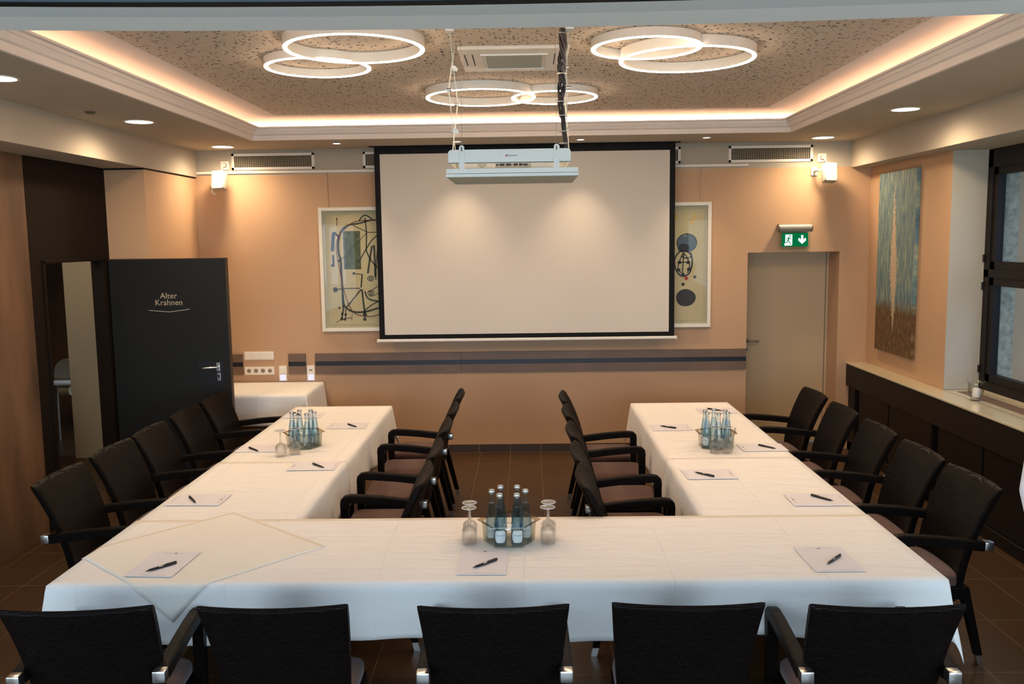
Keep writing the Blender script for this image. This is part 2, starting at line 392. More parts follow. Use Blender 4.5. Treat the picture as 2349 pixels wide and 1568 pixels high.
# ------------------------------------------------------------------ camera (0,0,2.15)
def camera():
    f, pi_, ya, ro = 2034.72635, .114824424, .0176905805, -.0138902230
    cp, sp = math.cos(pi_), math.sin(pi_)
    fw = Vector((-math.sin(ya)*cp, math.cos(ya)*cp, -sp)); r0 = Vector((math.cos(ya), math.sin(ya), 0)); u0 = r0.cross(fw)
    r = math.cos(ro)*r0 + math.sin(ro)*u0; u = -math.sin(ro)*r0 + math.cos(ro)*u0
    cam = bpy.data.cameras.new('camera'); cam.sensor_fit = 'HORIZONTAL'; cam.sensor_width = 36; cam.lens = f/2349*36
    cam.clip_start = .05; cam.clip_end = 200
    o = bpy.data.objects.new('camera', cam); COL.objects.link(o)
    mt = Matrix((r, u, -fw)).transposed().to_4x4(); mt.translation = (0, 0, 2.15); o.matrix_world = mt
    SC.camera = o
camera()

# ------------------------------------------------------------------ the setting
YB, XL, XR = 8.86, -3.61, 3.38
ZC, ZS, ZU = 3.06, 2.803, 3.25          # lower ceiling, soffit underside, upper coffer
CX0, CX1, CY0, CY1 = -2.455, 2.365, 3.35, 8.07   # ceiling opening

def shell():
    o = box_obj('floor', (-6.2, -3., -.05), (4.4, 10.8, 0), 'floor'); struct(o, 'dark brown rectangular floor tiles with thin pale joints', 'floor')
    b = MB(); b.box((-3.9, YB, 0), (2.19, YB+.42, 3.35)); b.box((3.093, YB, 0), (4.2, YB+.42, 3.35)); b.box((2.19, YB, 1.99), (3.093, YB+.42, 3.35))
    struct(b.build('wall_back', 'backwall'), 'peach back wall with white painted band along its top', 'wall')
    # left side
    b = MB(); b.box((XL-.2, 2.6, 0), (XL, 6.41, 3.35))
    struct(b.build('wall_left', 'woodwall'), 'brown wood-clad left wall with mottled vertical grain', 'wall')
    b = MB(); b.box((XL-.1, 6.41, 0), (XL-.004, 6.57, 2.9)); b.box((XL-.1, 7.55, 0), (XL-.004, 7.66, 2.9)); b.box((XL-.1, 6.57, 2.04), (XL-.004, 7.55, 2.9))
    struct(b.build('trim_1', 'darkpanel'), 'dark brown cladding around and above the open doorway', 'panel')
    b = MB(); b.box((-3.64, 7.66, 0), (-3.268, YB, 2.79))
    struct(b.build('wall_column', 'wall'), 'peach wall corner projecting behind the open dark door', 'wall')
    b = MB(); b.box((XL-.01, 7.65, 2.789), (-3.272, YB, ZS+.001), 0)
    struct(b.build('trim_2', 'black'), 'black shadow gap under the left ceiling soffit', 'trim')
    # front zone left wall with a window in it
    b = MB(); b.box((XL-.2, -3, 0), (XL, 2.6, .9)); b.box((XL-.2, -3, 2.5), (XL, 2.6, 3.35)); b.box((XL-.2, -3, .9), (XL, -1.0, 2.5)); b.box((XL-.2, 2.2, .9), (XL, 2.6, 2.5))
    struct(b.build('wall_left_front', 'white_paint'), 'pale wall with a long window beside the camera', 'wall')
    # rear wall with window opening
    b = MB(); b.box((-3.8, -1.5, 0), (4.2, -1.3, .9)); b.box((-3.8, -1.5, 2.5), (4.2, -1.3, 3.35)); b.box((-3.8, -1.5, .9), (-2.9, -1.3, 2.5)); b.box((2.9, -1.5, .9), (4.2, -1.3, 2.5))
    struct(b.build('wall_rear', 'white_paint'), 'pale rear wall with a wide window behind the camera', 'wall')
    # right wall
    b = MB(); b.box((XR, 7.19, 0), (4.2, YB, 3.35)); 
    struct(b.build('wall_right', ['wall', 'grey_paint']), 'peach right wall piece carrying the tall blue painting', 'wall')
    b = MB(); b.box((XR+.002, 7.186, .89), (3.66, 7.19, ZS)); struct(b.build('trim_3', 'grey_paint'), 'pale grey window reveal beside the tall painting', 'trim')
    b = MB(); b.box((3.66, 5.2, 0), (4.2, 7.19, .90)); b.box((3.66, 5.2, ZS), (4.2, 7.19, 3.35)); b.box((XR, -3, 0), (4.2, 5.2, .9)); b.box((XR, -3, 2.5), (4.2, 5.2, 3.35)); b.box((XR, -3, .9), (4.2, -1., 2.5)); b.box((XR, 2.2, .9), (4.2, 5.2, 2.5))
    struct(b.build('wall_right_front', 'white_paint'), 'pale right wall below and in front of the window', 'wall')
    # baseboard
    m, nt, out = newmat('tile_baseboard'); p = nd(nt, 'ShaderNodeBsdfPrincipled'); p.inputs['Roughness'].default_value = .4
    tc = nd(nt, 'ShaderNodeTexCoord'); mp = nd(nt, 'ShaderNodeMapping'); mp.inputs['Location'].default_value = (.505, 0, 0); mp.inputs['Rotation'].default_value = (0, 0, 0)
    sx = nd(nt, 'ShaderNodeSeparateXYZ'); cb = nd(nt, 'ShaderNodeCombineXYZ'); nt.links.new(tc.outputs['Object'], mp.inputs[0]); nt.links.new(mp.outputs[0], sx.inputs[0]); nt.links.new(sx.outputs[0], cb.inputs[0]); nt.links.new(sx.outputs[2], cb.inputs[1])
    br = nd(nt, 'ShaderNodeTexBrick'); br.offset = 0; br.inputs['Scale'].default_value = 1; br.inputs['Brick Width'].default_value = .315; br.inputs['Row Height'].default_value = 1.; br.inputs['Mortar Size'].default_value = .0022
    br.inputs['Color1'].default_value = br.inputs['Color2'].default_value = (.055, .04, .032, 1); br.inputs['Mortar'].default_value = (.3, .2, .14, 1)
    nt.links.new(cb.outputs[0], br.inputs['Vector']); nt.links.new(br.outputs[0], p.inputs['Base Color']); nt.links.new(p.outputs[0], out.inputs[0])
    o = box_obj('baseboard_back', (-3.25, YB-.01, 0), (2.19, YB, .083), m); struct(o, 'dark tile skirting along the back wall', 'baseboard')
    # ceilings
    b = MB(); t = .02
    b.box((-3.27, 2.4, ZC), (CX0, YB, ZC+t)); b.box((CX1, 2.4, ZC), (3.2, YB, ZC+t)); b.box((CX0, CY1, ZC), (CX1, YB, ZC+t)); b.box((CX0, 2.4, ZC), (CX1, CY0, ZC+t))
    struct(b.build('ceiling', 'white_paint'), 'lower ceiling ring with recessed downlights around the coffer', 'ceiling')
    b = MB(); b.box((-3.9, 2.2, ZU), (4.2, 9.3, ZU+.1))
    struct(b.build('ceiling', 'cove_white'), 'bright white border of the raised ceiling coffer', 'ceiling')
    b = MB(); b.box((-2.15, 3.5, ZU-.012), (2.07, 7.765, ZU))
    struct(b.build('ceiling', 'tile'), 'perforated acoustic board in the middle of the coffer', 'ceiling')
    b = MB()
    for (lo, hi) in (((-2.215, 3.45), (-2.155, 7.83)), ((2.075, 3.45), (2.135, 7.83)), ((-2.155, 7.77), (2.075, 7.83))):
        b.box((lo[0], lo[1], ZU-.008), (hi[0], hi[1], ZU))
    struct(b.build('trim_4', 'cove_white'), 'narrow white edge strip around the perforated board', 'trim')
    # soffits
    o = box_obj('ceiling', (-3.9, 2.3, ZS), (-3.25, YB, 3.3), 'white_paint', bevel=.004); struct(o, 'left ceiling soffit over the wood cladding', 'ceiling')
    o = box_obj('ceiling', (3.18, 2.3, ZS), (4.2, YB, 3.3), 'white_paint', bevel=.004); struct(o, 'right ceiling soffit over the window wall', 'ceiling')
    # stepped cornice ring
    prof = [(0, ZC), (.02, ZC+.001), (.02, ZC+.046), (.010, ZC+.048), (.010, ZC+.054), (.042, ZC+.056), (.042, ZC+.072), (.030, ZC+.074), (.030, ZC+.079), (.066, ZC+.081), (.066, ZC+.093), (.052, ZC+.095), (.052, ZC+.099), (.095, ZC+.101), (.095, ZC+.114),
            (.08, ZC+.114), (.04, ZC+.05), (-.02, ZC+.03), (-.42, ZC+.022), (-.42, ZU+.01), (-.44, ZU+.01), (-.44, ZC+.02), (0, ZC+.02)]
    rows = []
    for a, z in prof + prof[:1]:
        x0, x1, y0, y1 = CX0+a, CX1-a, CY0+a, CY1-a
        rows.append([(x0, y0, z), (x1, y0, z), (x1, y1, z), (x0, y1, z)])
    b = MB(); b.quadgrid(rows, closed_u=True)
    struct(b.build('trim_5', 'cove_white'), 'stepped white cornice hiding the cove lighting', 'cornice')
    # bowed beam at the near side with partition track
    def strip(off0, off1, z0, z1, y_fixed=None):
        g0, g1 = [], []
        for k in range(41):
            x = -3.9 + 8.1*k/40; e = 2.85 - .033*(x-.05)**2
            g0.append((x, e-off0, z0)); g1.append((x, (e-off1) if y_fixed is None else y_fixed, z1))
        return [g0, g1]
    b = MB(); rows = []
    for off, z in ((0, 3.28), (0, ZS), (.185, ZS), (.185, 3.28)): rows.append(strip(off, off, z, z)[0])
    rows.append(rows[0]); b.quadgrid(rows)
    struct(b.build('trim_6', 'beam'), 'pale dropped ceiling beam across the near side of the room', 'beam')
    b = MB(); rows = []
    for off, z in ((.186, 3.2), (.186, ZS-.004), (.295, ZS-.004), (.295, 3.2)): rows.append(strip(off, off, z, z)[0])
    rows.append(rows[0]); b.quadgrid(rows)
    struct(b.build('trim_7', 'beam_dark'), 'grey edge profile of the partition track', 'trim')
    b = MB(); rows = []
    for off, z in ((.2955, 3.2), (.2955, ZS-.004), (.332, ZS-.004), (.332, 3.2)): rows.append(strip(off, off, z, z)[0])
    rows.append(rows[0]); b.quadgrid(rows)
    struct(b.build('trim_8', 'black'), 'thin black slot of the partition track', 'trim')
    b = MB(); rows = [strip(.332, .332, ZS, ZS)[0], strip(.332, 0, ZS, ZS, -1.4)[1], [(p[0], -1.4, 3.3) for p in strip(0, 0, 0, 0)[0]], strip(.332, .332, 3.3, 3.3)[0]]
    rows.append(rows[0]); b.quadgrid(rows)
    struct(b.build('ceiling', pm('blue_shaded_ceiling', (.13, .20, .26), .8)), 'flat ceiling of the room half nearest the camera', 'ceiling')  # dark blue daylight shading is put into the colour of this ceiling
    # picture rails
    for x0, x1, lab in ((-3.25, -1.40, 'white picture rail on the back wall left of the screen'), (1.30, 2.178, 'white picture rail on the back wall right of the screen')):
        o = box_obj('trim_9', (x0, YB-.02, 2.832), (x1, YB, 2.856), 'offwhite', bevel=.003); struct(o, lab, 'rail')
    # corridor behind the doorway
    b = MB(); b.box((-4.62, 8.78, 0), (-3.6, 9.0, 2.7)); struct(b.build('wall_corridor', 'corridor'), 'beige corridor wall seen through the open doorway', 'wall')
    b = MB(); b.box((-6.2, 10.6, 0), (-3.6, 10.8, 2.8)); b.box((-6.3, 4.5, 0), (-6.1, 10.8, 2.8)); b.box((-6.2, 4.4, 0), (-3.8, 4.5, 2.8))
    struct(b.build('wall_corridor_dark', 'woodwall'), 'dim brown corridor walls behind the doorway', 'wall')
    o = box_obj('ceiling', (-6.3, 4.4, 2.72), (-3.8, 10.8, 2.8), 'white_paint'); struct(o, 'corridor ceiling behind the doorway', 'ceiling')
shell()

def door_open():
    # leaf stands open at right angles to the left wall, seen face on
    d = thing('door_1', 'open charcoal door lettered in gold beside the doorway on the left', 'door', (-3.60, 7.60, 0), kind='structure')
    MB().box((.0, 0, .008), (1.012, .042, 2.022), .002).build('door_leaf', 'doordark', d)
    b = MB(); b.box((-.0, -.002, 2.022), (1.018, .046, 2.030)); b.box((1.012, -.002, .005), (1.020, .046, 2.030)); b.build('edge_strip', 'darkedge', d)
    b = MB()
    for wd, zz in (('Alter', 1.708), ('Krahnen', 1.650)): b.merge(text_bm(wd, .070), frame_mat((.507, -.002, zz), (1, 0, 0), (0, 0, 1)))
    b.build('lettering', pm('gold_lettering', (.50, .40, .27), .5), d)
    b = MB()
    for (a, c) in (((.33, 1.586), (.507, 1.570)), ((.507, 1.570), (.684, 1.592))):
        b.prism([(a[0], a[1]-.0025), (c[0], c[1]-.0025), (c[0], c[1]+.0025), (a[0], a[1]+.0025)], (0, -.001, 0), (1, 0, 0), (0, 0, 1), (0, -.001, 0))
    b.build('underline', pm('silver_lettering', (.45, .44, .38), .45), d)
    b = MB(); b.prism([(.725, 1.133), (.955, 1.135), (.955, .930), (.757, .928)], (0, 0, 0), (1, 0, 0), (0, 0, 1), (0, -.003, 0)); b.build('lock_plate', 'blackplate', d)
    h = MB().box((.893, -.014, 1.048), (.925, -.004, 1.125), .003).build('handle_plate', 'chrome', d)
    b = MB(); b.tube([(.905, -.01, 1.088), (.905, -.05, 1.088), (.896, -.056, 1.088), (.786, -.056, 1.082)], [.009, .009, .010, .009], 10); b.build('handle', 'chrome', d, smooth=True)
    MB().box((.897, -.014, .965), (.928, -.004, 1.038), .003).build('lock_cover', 'chrome', d)
    b = MB(); b.lathe([(0, 0), (.008, 0), (.008, .004), (0, .004)], 12, (.912, -.016, 1.01), rot=Matrix.Rotation(R(90), 3, 'X')); b.box((.909, -.018, .985), (.915, -.013, 1.008)); b.build('keyhole', 'black', d)
    # jamb of the doorway
    b = MB(); b.box((-3.715, 7.525, 0), (-3.60, 7.55, 2.04), .003); b.box((-3.715, 6.57, 0), (-3.60, 6.60, 2.04), .003); b.box((-3.715, 6.57, 2.02), (-3.60, 7.55, 2.045), .003)
    struct(b.build('trim_10', 'darkpanel'), 'dark door lining of the open doorway', 'trim')
door_open()

def door_exit():
    d = thing('door_2', 'closed beige door in the recess below the green exit sign', 'door', (2.19, 9.18, 0), kind='structure')
    MB().box((-.06, 0, .006), (.878, .045, 2.06), .002).build('door_leaf', 'beigedoor', d)
    b = MB(); b.box((.884, -.014, 0), (.905, .045, 2.08), .002); b.box((-.06, -.006, 2.062), (.905, .045, 2.1)); b.build('door_frame', 'beigedoor', d)
    b = MB(); b.tube([(.075, -.0, 1.075), (.075, -.05, 1.075), (.09, -.055, 1.075), (.195, -.055, 1.073)], .0105, 10); b.build('handle', 'darksteel', d, smooth=True)
    b = MB(); b.lathe([(0, 0), (.025, 0), (.025, .008), (0, .008)], 16, (.075, 0, 1.075), rot=Matrix.Rotation(R(90), 3, 'X')); b.lathe([(0, 0), (.02, 0), (.02, .008), (0, .008)], 16, (.075, 0, .985), rot=Matrix.Rotation(R(90), 3, 'X')); b.build('handle_rose', 'darksteel', d, smooth=True)
door_exit()

def window_right():
    w = thing('window_1', 'dark wood window with upper and lower pane at the right edge', 'window', (3.66, 7.186, 0), kind='structure')
    b = MB(); y0 = -1.98
    b.box((0, -.075, .9), (.09, 0, 2.8), .003); b.box((0, y0, .9), (.09, y0+.075, 2.8), .003)
    b.box((0, y0, 2.66), (.09, 0, 2.8), .003); b.box((0, y0, .9), (.09, 0, .97), .003); b.box((0, y0, 1.80), (.09, 0, 1.865), .003); b.box((0, y0/2-.04, .9), (.09, y0/2+.04, 2.8), .003)
    b.build('window_frame', 'windowframe', w)
    for (z0, z1) in ((.965, 1.805), (1.86, 2.67)):
        for (ya, yb) in ((y0/2+.035, -.07), (y0+.07, y0/2-.035)):
            b = MB(); t = .068
            b.box((.012, ya, z0), (.075, ya+t, z1), .003); b.box((.012, yb-t, z0), (.075, yb, z1), .003); b.box((.012, ya, z0), (.075, yb, z0+t), .003); b.box((.012, ya, z1-t), (.075, yb, z1), .003)
            s = b.build('sash', 'windowframe', w)
            MB().box((.042, ya+t-.01, z0+t-.01), (.048, yb-t+.01, z1-t+.01)).build('pane', 'pane', s)
    b = MB()
    for z in (1.73, 1.95, 1.06): b.tube([(-.006, -.004, z-.03), (-.006, -.004, z+.03)], .009, 8)
    b.build('hinge', 'windowframe', w, smooth=True)
    # stone pier outside
    b = MB(); b.box((3.75, 7.12, -.5), (3.885, 7.9, 4)); tag(b.build('wall_outside', 'stone'), 'pitted grey tuff stone pier outside the window', 'wall', kind='structure')
    # pale building across the way
    f = thing('building', 'pale bluish facade with grey frames seen through the window', 'building', (7.2, 8.5, -.5))
    MB().box((0, -9, 0), (.3, 9, 6)).build('wall', 'facade', f)
    for k in range(4):
        b = MB(); y = -6+k*3.4
        b.box((-.06, y, 1.9), (0, y+1.8, 3.9)); fr = b.build('window_frame', 'facadegrey', f)
        MB().box((-.075, y+.08, 1.98), (-.06, y+1.72, 3.82)).build('pane', pm('pale_window', (.75, .84, .95), .3), fr)
    MB().box((-.08, -9, .9), (0, 9, 1.15)).build('ledge', 'facadegrey', f)
    o = box_obj('ground', (-40, -40, -.6), (40, 40, -.55), pm('outdoor_ground', (.10, .13, .06), .9)); struct(o, 'ground outside the building', 'ground')
window_right()

def window_frames_front():
    for name, lo, hi, ax, lab in (('window_2', (XL-.12, -1.0, .9), (XL-.05, 2.2, 2.5), 1, 'long window in the left wall beside the camera'), ('window_3', (-2.9, -1.45, .9), (2.9, -1.38, 2.5), 0, 'wide window in the rear wall behind the camera'), ('window_4', (XR+.05, -1.0, .9), (XR+.12, 2.2, 2.5), 1, 'long window in the right wall beside the camera')):
        b = MB(); t = .06
        b.box(lo, (hi[0], hi[1], lo[2]+t)); b.box((lo[0], lo[1], hi[2]-t), hi)
        n = 3
        for k in range(n+1):
            q = lo[ax] + (hi[ax]-lo[ax]-t)*k/n; l2, h2 = list(lo), list(hi); l2[ax] = q; h2[ax] = q+t; b.box(l2, h2)
        struct(b.build(name, 'windowframe'), lab, 'window')
window_frames_front()

# ------------------------------------------------------------------ ceiling fittings
def ring_lamps():
    def ring(c, r, z, parent, name='ring'):
        w, h = .025, ZU-.0135-z
        prof = [(r-w/2, .004), (r-w/2, h), (r+w/2, h), (r+w/2, .004)]
        b = MB(); b.lathe(prof + prof[:1], 72, (c[0], c[1], 0)); o = b.build(name, 'offwhite', parent, smooth=True)
        prof = [(r-w/2+.002, 0), (r-w/2+.002, .004), (r+w/2-.002, .004), (r+w/2-.002, 0)]
        b = MB(); b.lathe(prof + prof[:1], 72, (c[0], c[1], 0)); d = b.build('diffuser', 'led', o, smooth=True)
        o.location = (0, 0, z-3.16); return o
    for (A, ra, B, rb, lab) in (((-.914, 4.915), .365, (-1.238, 5.46), .303, 'ceiling lamp of two glowing rings on the left of the coffer'),
                                ((.95, 5.356), .383, (.675, 5.065), .293, 'ceiling lamp of two overlapping glowing rings on the right of the coffer'),
                                ((-.32, 6.625), .388, (.22, 6.737), .308, 'ceiling lamp of two glowing rings at the back, behind the projector')):
        t = thing('ring_lamp', lab, 'lamp', ((A[0]+B[0])/2, (A[1]+B[1])/2, 3.16), group='ring lamps on the ceiling')
        o = t.location
        ring((A[0]-o.x, A[1]-o.y), ra, 3.176, t); ring((B[0]-o.x, B[1]-o.y), rb, 3.186, t)
ring_lamps()

def spot_light(loc, power, size, blend=.5, col=(1, .76, .50), rad=.085, aim=None):
    l = bpy.data.lights.new('lamp', 'SPOT'); l.energy = power; l.spot_size = R(size); l.spot_blend = blend; l.color = col; l.shadow_soft_size = rad
    o = bpy.data.objects.new('lamp', l); COL.objects.link(o); o.location = loc
    if aim is not None:
        o.rotation_euler = (Vector(aim)-Vector(loc)).to_track_quat('-Z', 'Y').to_euler()
    return o
DL_POW, DL_SMALL = 66, 30
def downlights():
    def make(r):
        t = thing('downlight', '', 'light', (0, 0, ZC), group='recessed downlights')
        prof = [(r, 0), (r+.012, 0), (r+.013, -.004), (r-.002, -.005), (r-.004, 0)]
        MB().lathe(prof + prof[:1], 32).build('trim_ring', 'offwhite', t, smooth=True)
        MB().lathe([(0, -.001), (r-.003, -.001), (r-.003, -.003), (0, -.003)], 32).build('lens', 'ledspot', t, smooth=True)
        return t
    big = make(.098); small = make(.034)
    spots = [(-2.86, 4.9, 'large downlight half cut off at the left edge of the picture'), (-2.87, 6.70, 'large downlight over the brown wood cladding'), (-2.86, 8.50, 'large downlight in the back left corner'),
             (2.79, 6.70, 'large downlight near the window soffit'), (2.79, 8.52, 'large downlight in the back right corner above the exit door')]
    for i, (x, y, lab) in enumerate(spots):
        o = big if i == 0 else dup(big, (0, 0, 0), 0, '')
        o.location = (x, y, ZC); o['label'] = lab
        spot_light((x, y, ZC-.012), DL_POW, 174, 1.)
    for y in (4.9,): spot_light((2.79, y, ZC-.012), DL_POW, 174, 1.)
    for i, (x, lab) in enumerate(((-1.75, 'small spotlight above the left framed print'), (-.63, 'small spotlight behind the left lift arm'), (.51, 'small spotlight above the screen right of the cables'), (1.67, 'small spotlight above the right framed print'))):
        o = small if i == 0 else dup(small, (0, 0, 0), 0, '')
        o.location = (x, 8.36, ZC); o['label'] = lab; o['group'] = 'small spotlights by the screen'
        spot_light((x, 8.36, ZC-.012), DL_SMALL, 84, .9, rad=.03)
downlights()

def led_cove():
    z = ZC+.036; C_ = (1, .72, .58)
    def area(loc, sx, sy, rot, p):
        l = bpy.data.lights.new('cove_light', 'AREA'); l.shape = 'RECTANGLE'; l.size = sx; l.size_y = sy; l.energy = p; l.color = C_
        o = bpy.data.objects.new('cove_light', l); COL.objects.link(o); o.location = loc; o.rotation_euler = rot
    L = CY1-CY0; ym = (CY0+CY1)/2; xm = (CX0+CX1)/2; Wd = CX1-CX0
    # lights point up (area default -Z) tilted toward the middle
    P = 290
    area((CX0-.24, ym, z), .03, L, (0, R(180-68), 0), P*L/4.7)
    area((CX1+.24, ym, z), .03, L, (0, R(180+68), 0), P*L/4.7)
    area((xm, CY1+.24, z), Wd, .03, (R(180-68), 0, 0), P*Wd/4.7*1.05)
    area((xm, CY0-.24, z), Wd, .03, (R(180+68), 0, 0), P*Wd/4.7)
led_cove()

def ac_unit():
    t = thing('air_conditioner', 'white square ceiling air conditioner cassette behind the lift', 'air conditioner', (-.06, 5.485, ZU-.012))
    MB().box((-.318, -.335, -.022), (.318, .335, 0), .006).build('casing', 'offwhite', t)
    MB().box((-.165, -.18, -.028), (.165, .2, -.022), .002).build('intake_grille', 'acgrille', t)
    b = MB()
    for (lo, hi) in (((-.185, -.2), (.185, -.19)), ((-.185, .21), (.185, .22)), ((-.195, -.2), (-.185, .22)), ((.185, -.2), (.195, .22))): b.box((*lo, -.030), (*hi, -.022))
    b.build('grille_frame', 'white', t)
    for x in (-.29, -.245, .235, .275):
        MB().box((x, -.19, -.024), (x+.007, .12, -.0215)).build('air_slot', 'socketdark', t)
    o = MB().lathe([(0, 0), (.035, 0), (.03, -.012), (0, -.014)], 20).build('ceiling_smudge', 'smoke', smooth=True); o.location = (-2.977, 6.17, ZC)  # flat round disc added to stand for a ceiling smudge
    tag(o, 'small round grey disc standing for a smudge on the ceiling above the wood cladding', 'cap')
ac_unit()

def vents():
    def make(x0, x1, z0, z1, lab):
        t = thing('wall_vent', lab, 'vent', ((x0+x1)/2, YB, (z0+z1)/2), group='air vents in the white band')
        w, h = (x1-x0)/2, (z1-z0)/2; f = .026
        b = MB(); b.box((-w, -.012, h-f), (w, 0, h), .002); b.box((-w, -.012, -h), (w, 0, -h+f), .002); b.box((-w, -.012, -h), (-w+f, 0, h), .002); b.box((w-f, -.012, -h), (w, 0, h), .002)
        b.build('vent_frame', 'offwhite', t)
        MB().box((-w+f, -.003, -h+f), (w-f, -.001, h-f)).build('vent_back', 'black', t)
        b = MB(); n = int((2*w-2*f)/.0175)
        for k in range(n+1):
            x = -w+f + (2*w-2*f)*k/n; b.box((x-.0027, -.010, -h+f), (x+.0027, -.004, h-f))
        for k in range(1, 7):
            z = -h+f + (2*h-2*f)*k/7; b.box((-w+f, -.007, z-.0016), (w-f, -.0035, z+.0016))
        b.build('vent_slats', pm('vent_slat_paint', (.34, .28, .18), .5), t)
    for x0, x1, lab in ((-2.90, -2.08, 'white slatted air vent beside the left loudspeaker'), (-1.60, -.80, 'white slatted air vent half hidden behind the screen on its left'), (.72, 1.519, 'white slatted air vent whose end peeks out right of the screen'), (1.985, 2.805, 'white slatted air vent beside the right loudspeaker')):
        make(x0, x1, 2.868, 3.028, lab)
vents()

def screen():
    t = thing('hanging_projection_screen', 'large pulled-down white projection screen with black border', 'screen', (-.01, 8.70, 1.16))
    MB().box((-1.452, -.001, .028), (1.452, .001, 1.898)).build('black_border', 'black', t)
    MB().box((-1.398, -.003, .072), (1.398, -.001, 1.825)).build('screen_fabric', 'screen', t)
    b = MB(); b.box((-1.47, -.014, .0), (1.47, .014, .028), .006); w = b.build('bottom_bar', 'offwhite', t)
    for s in (-1, 1): MB().box((s*1.47-.008, -.016, -.003), (s*1.47+.008, .016, .031), .004).build('end_cap', 'offwhite', w)
    MB().box((-1.5, -.05, 1.897), (1.5, .05, 1.912)).build('roller_slot', 'black', t)
screen()

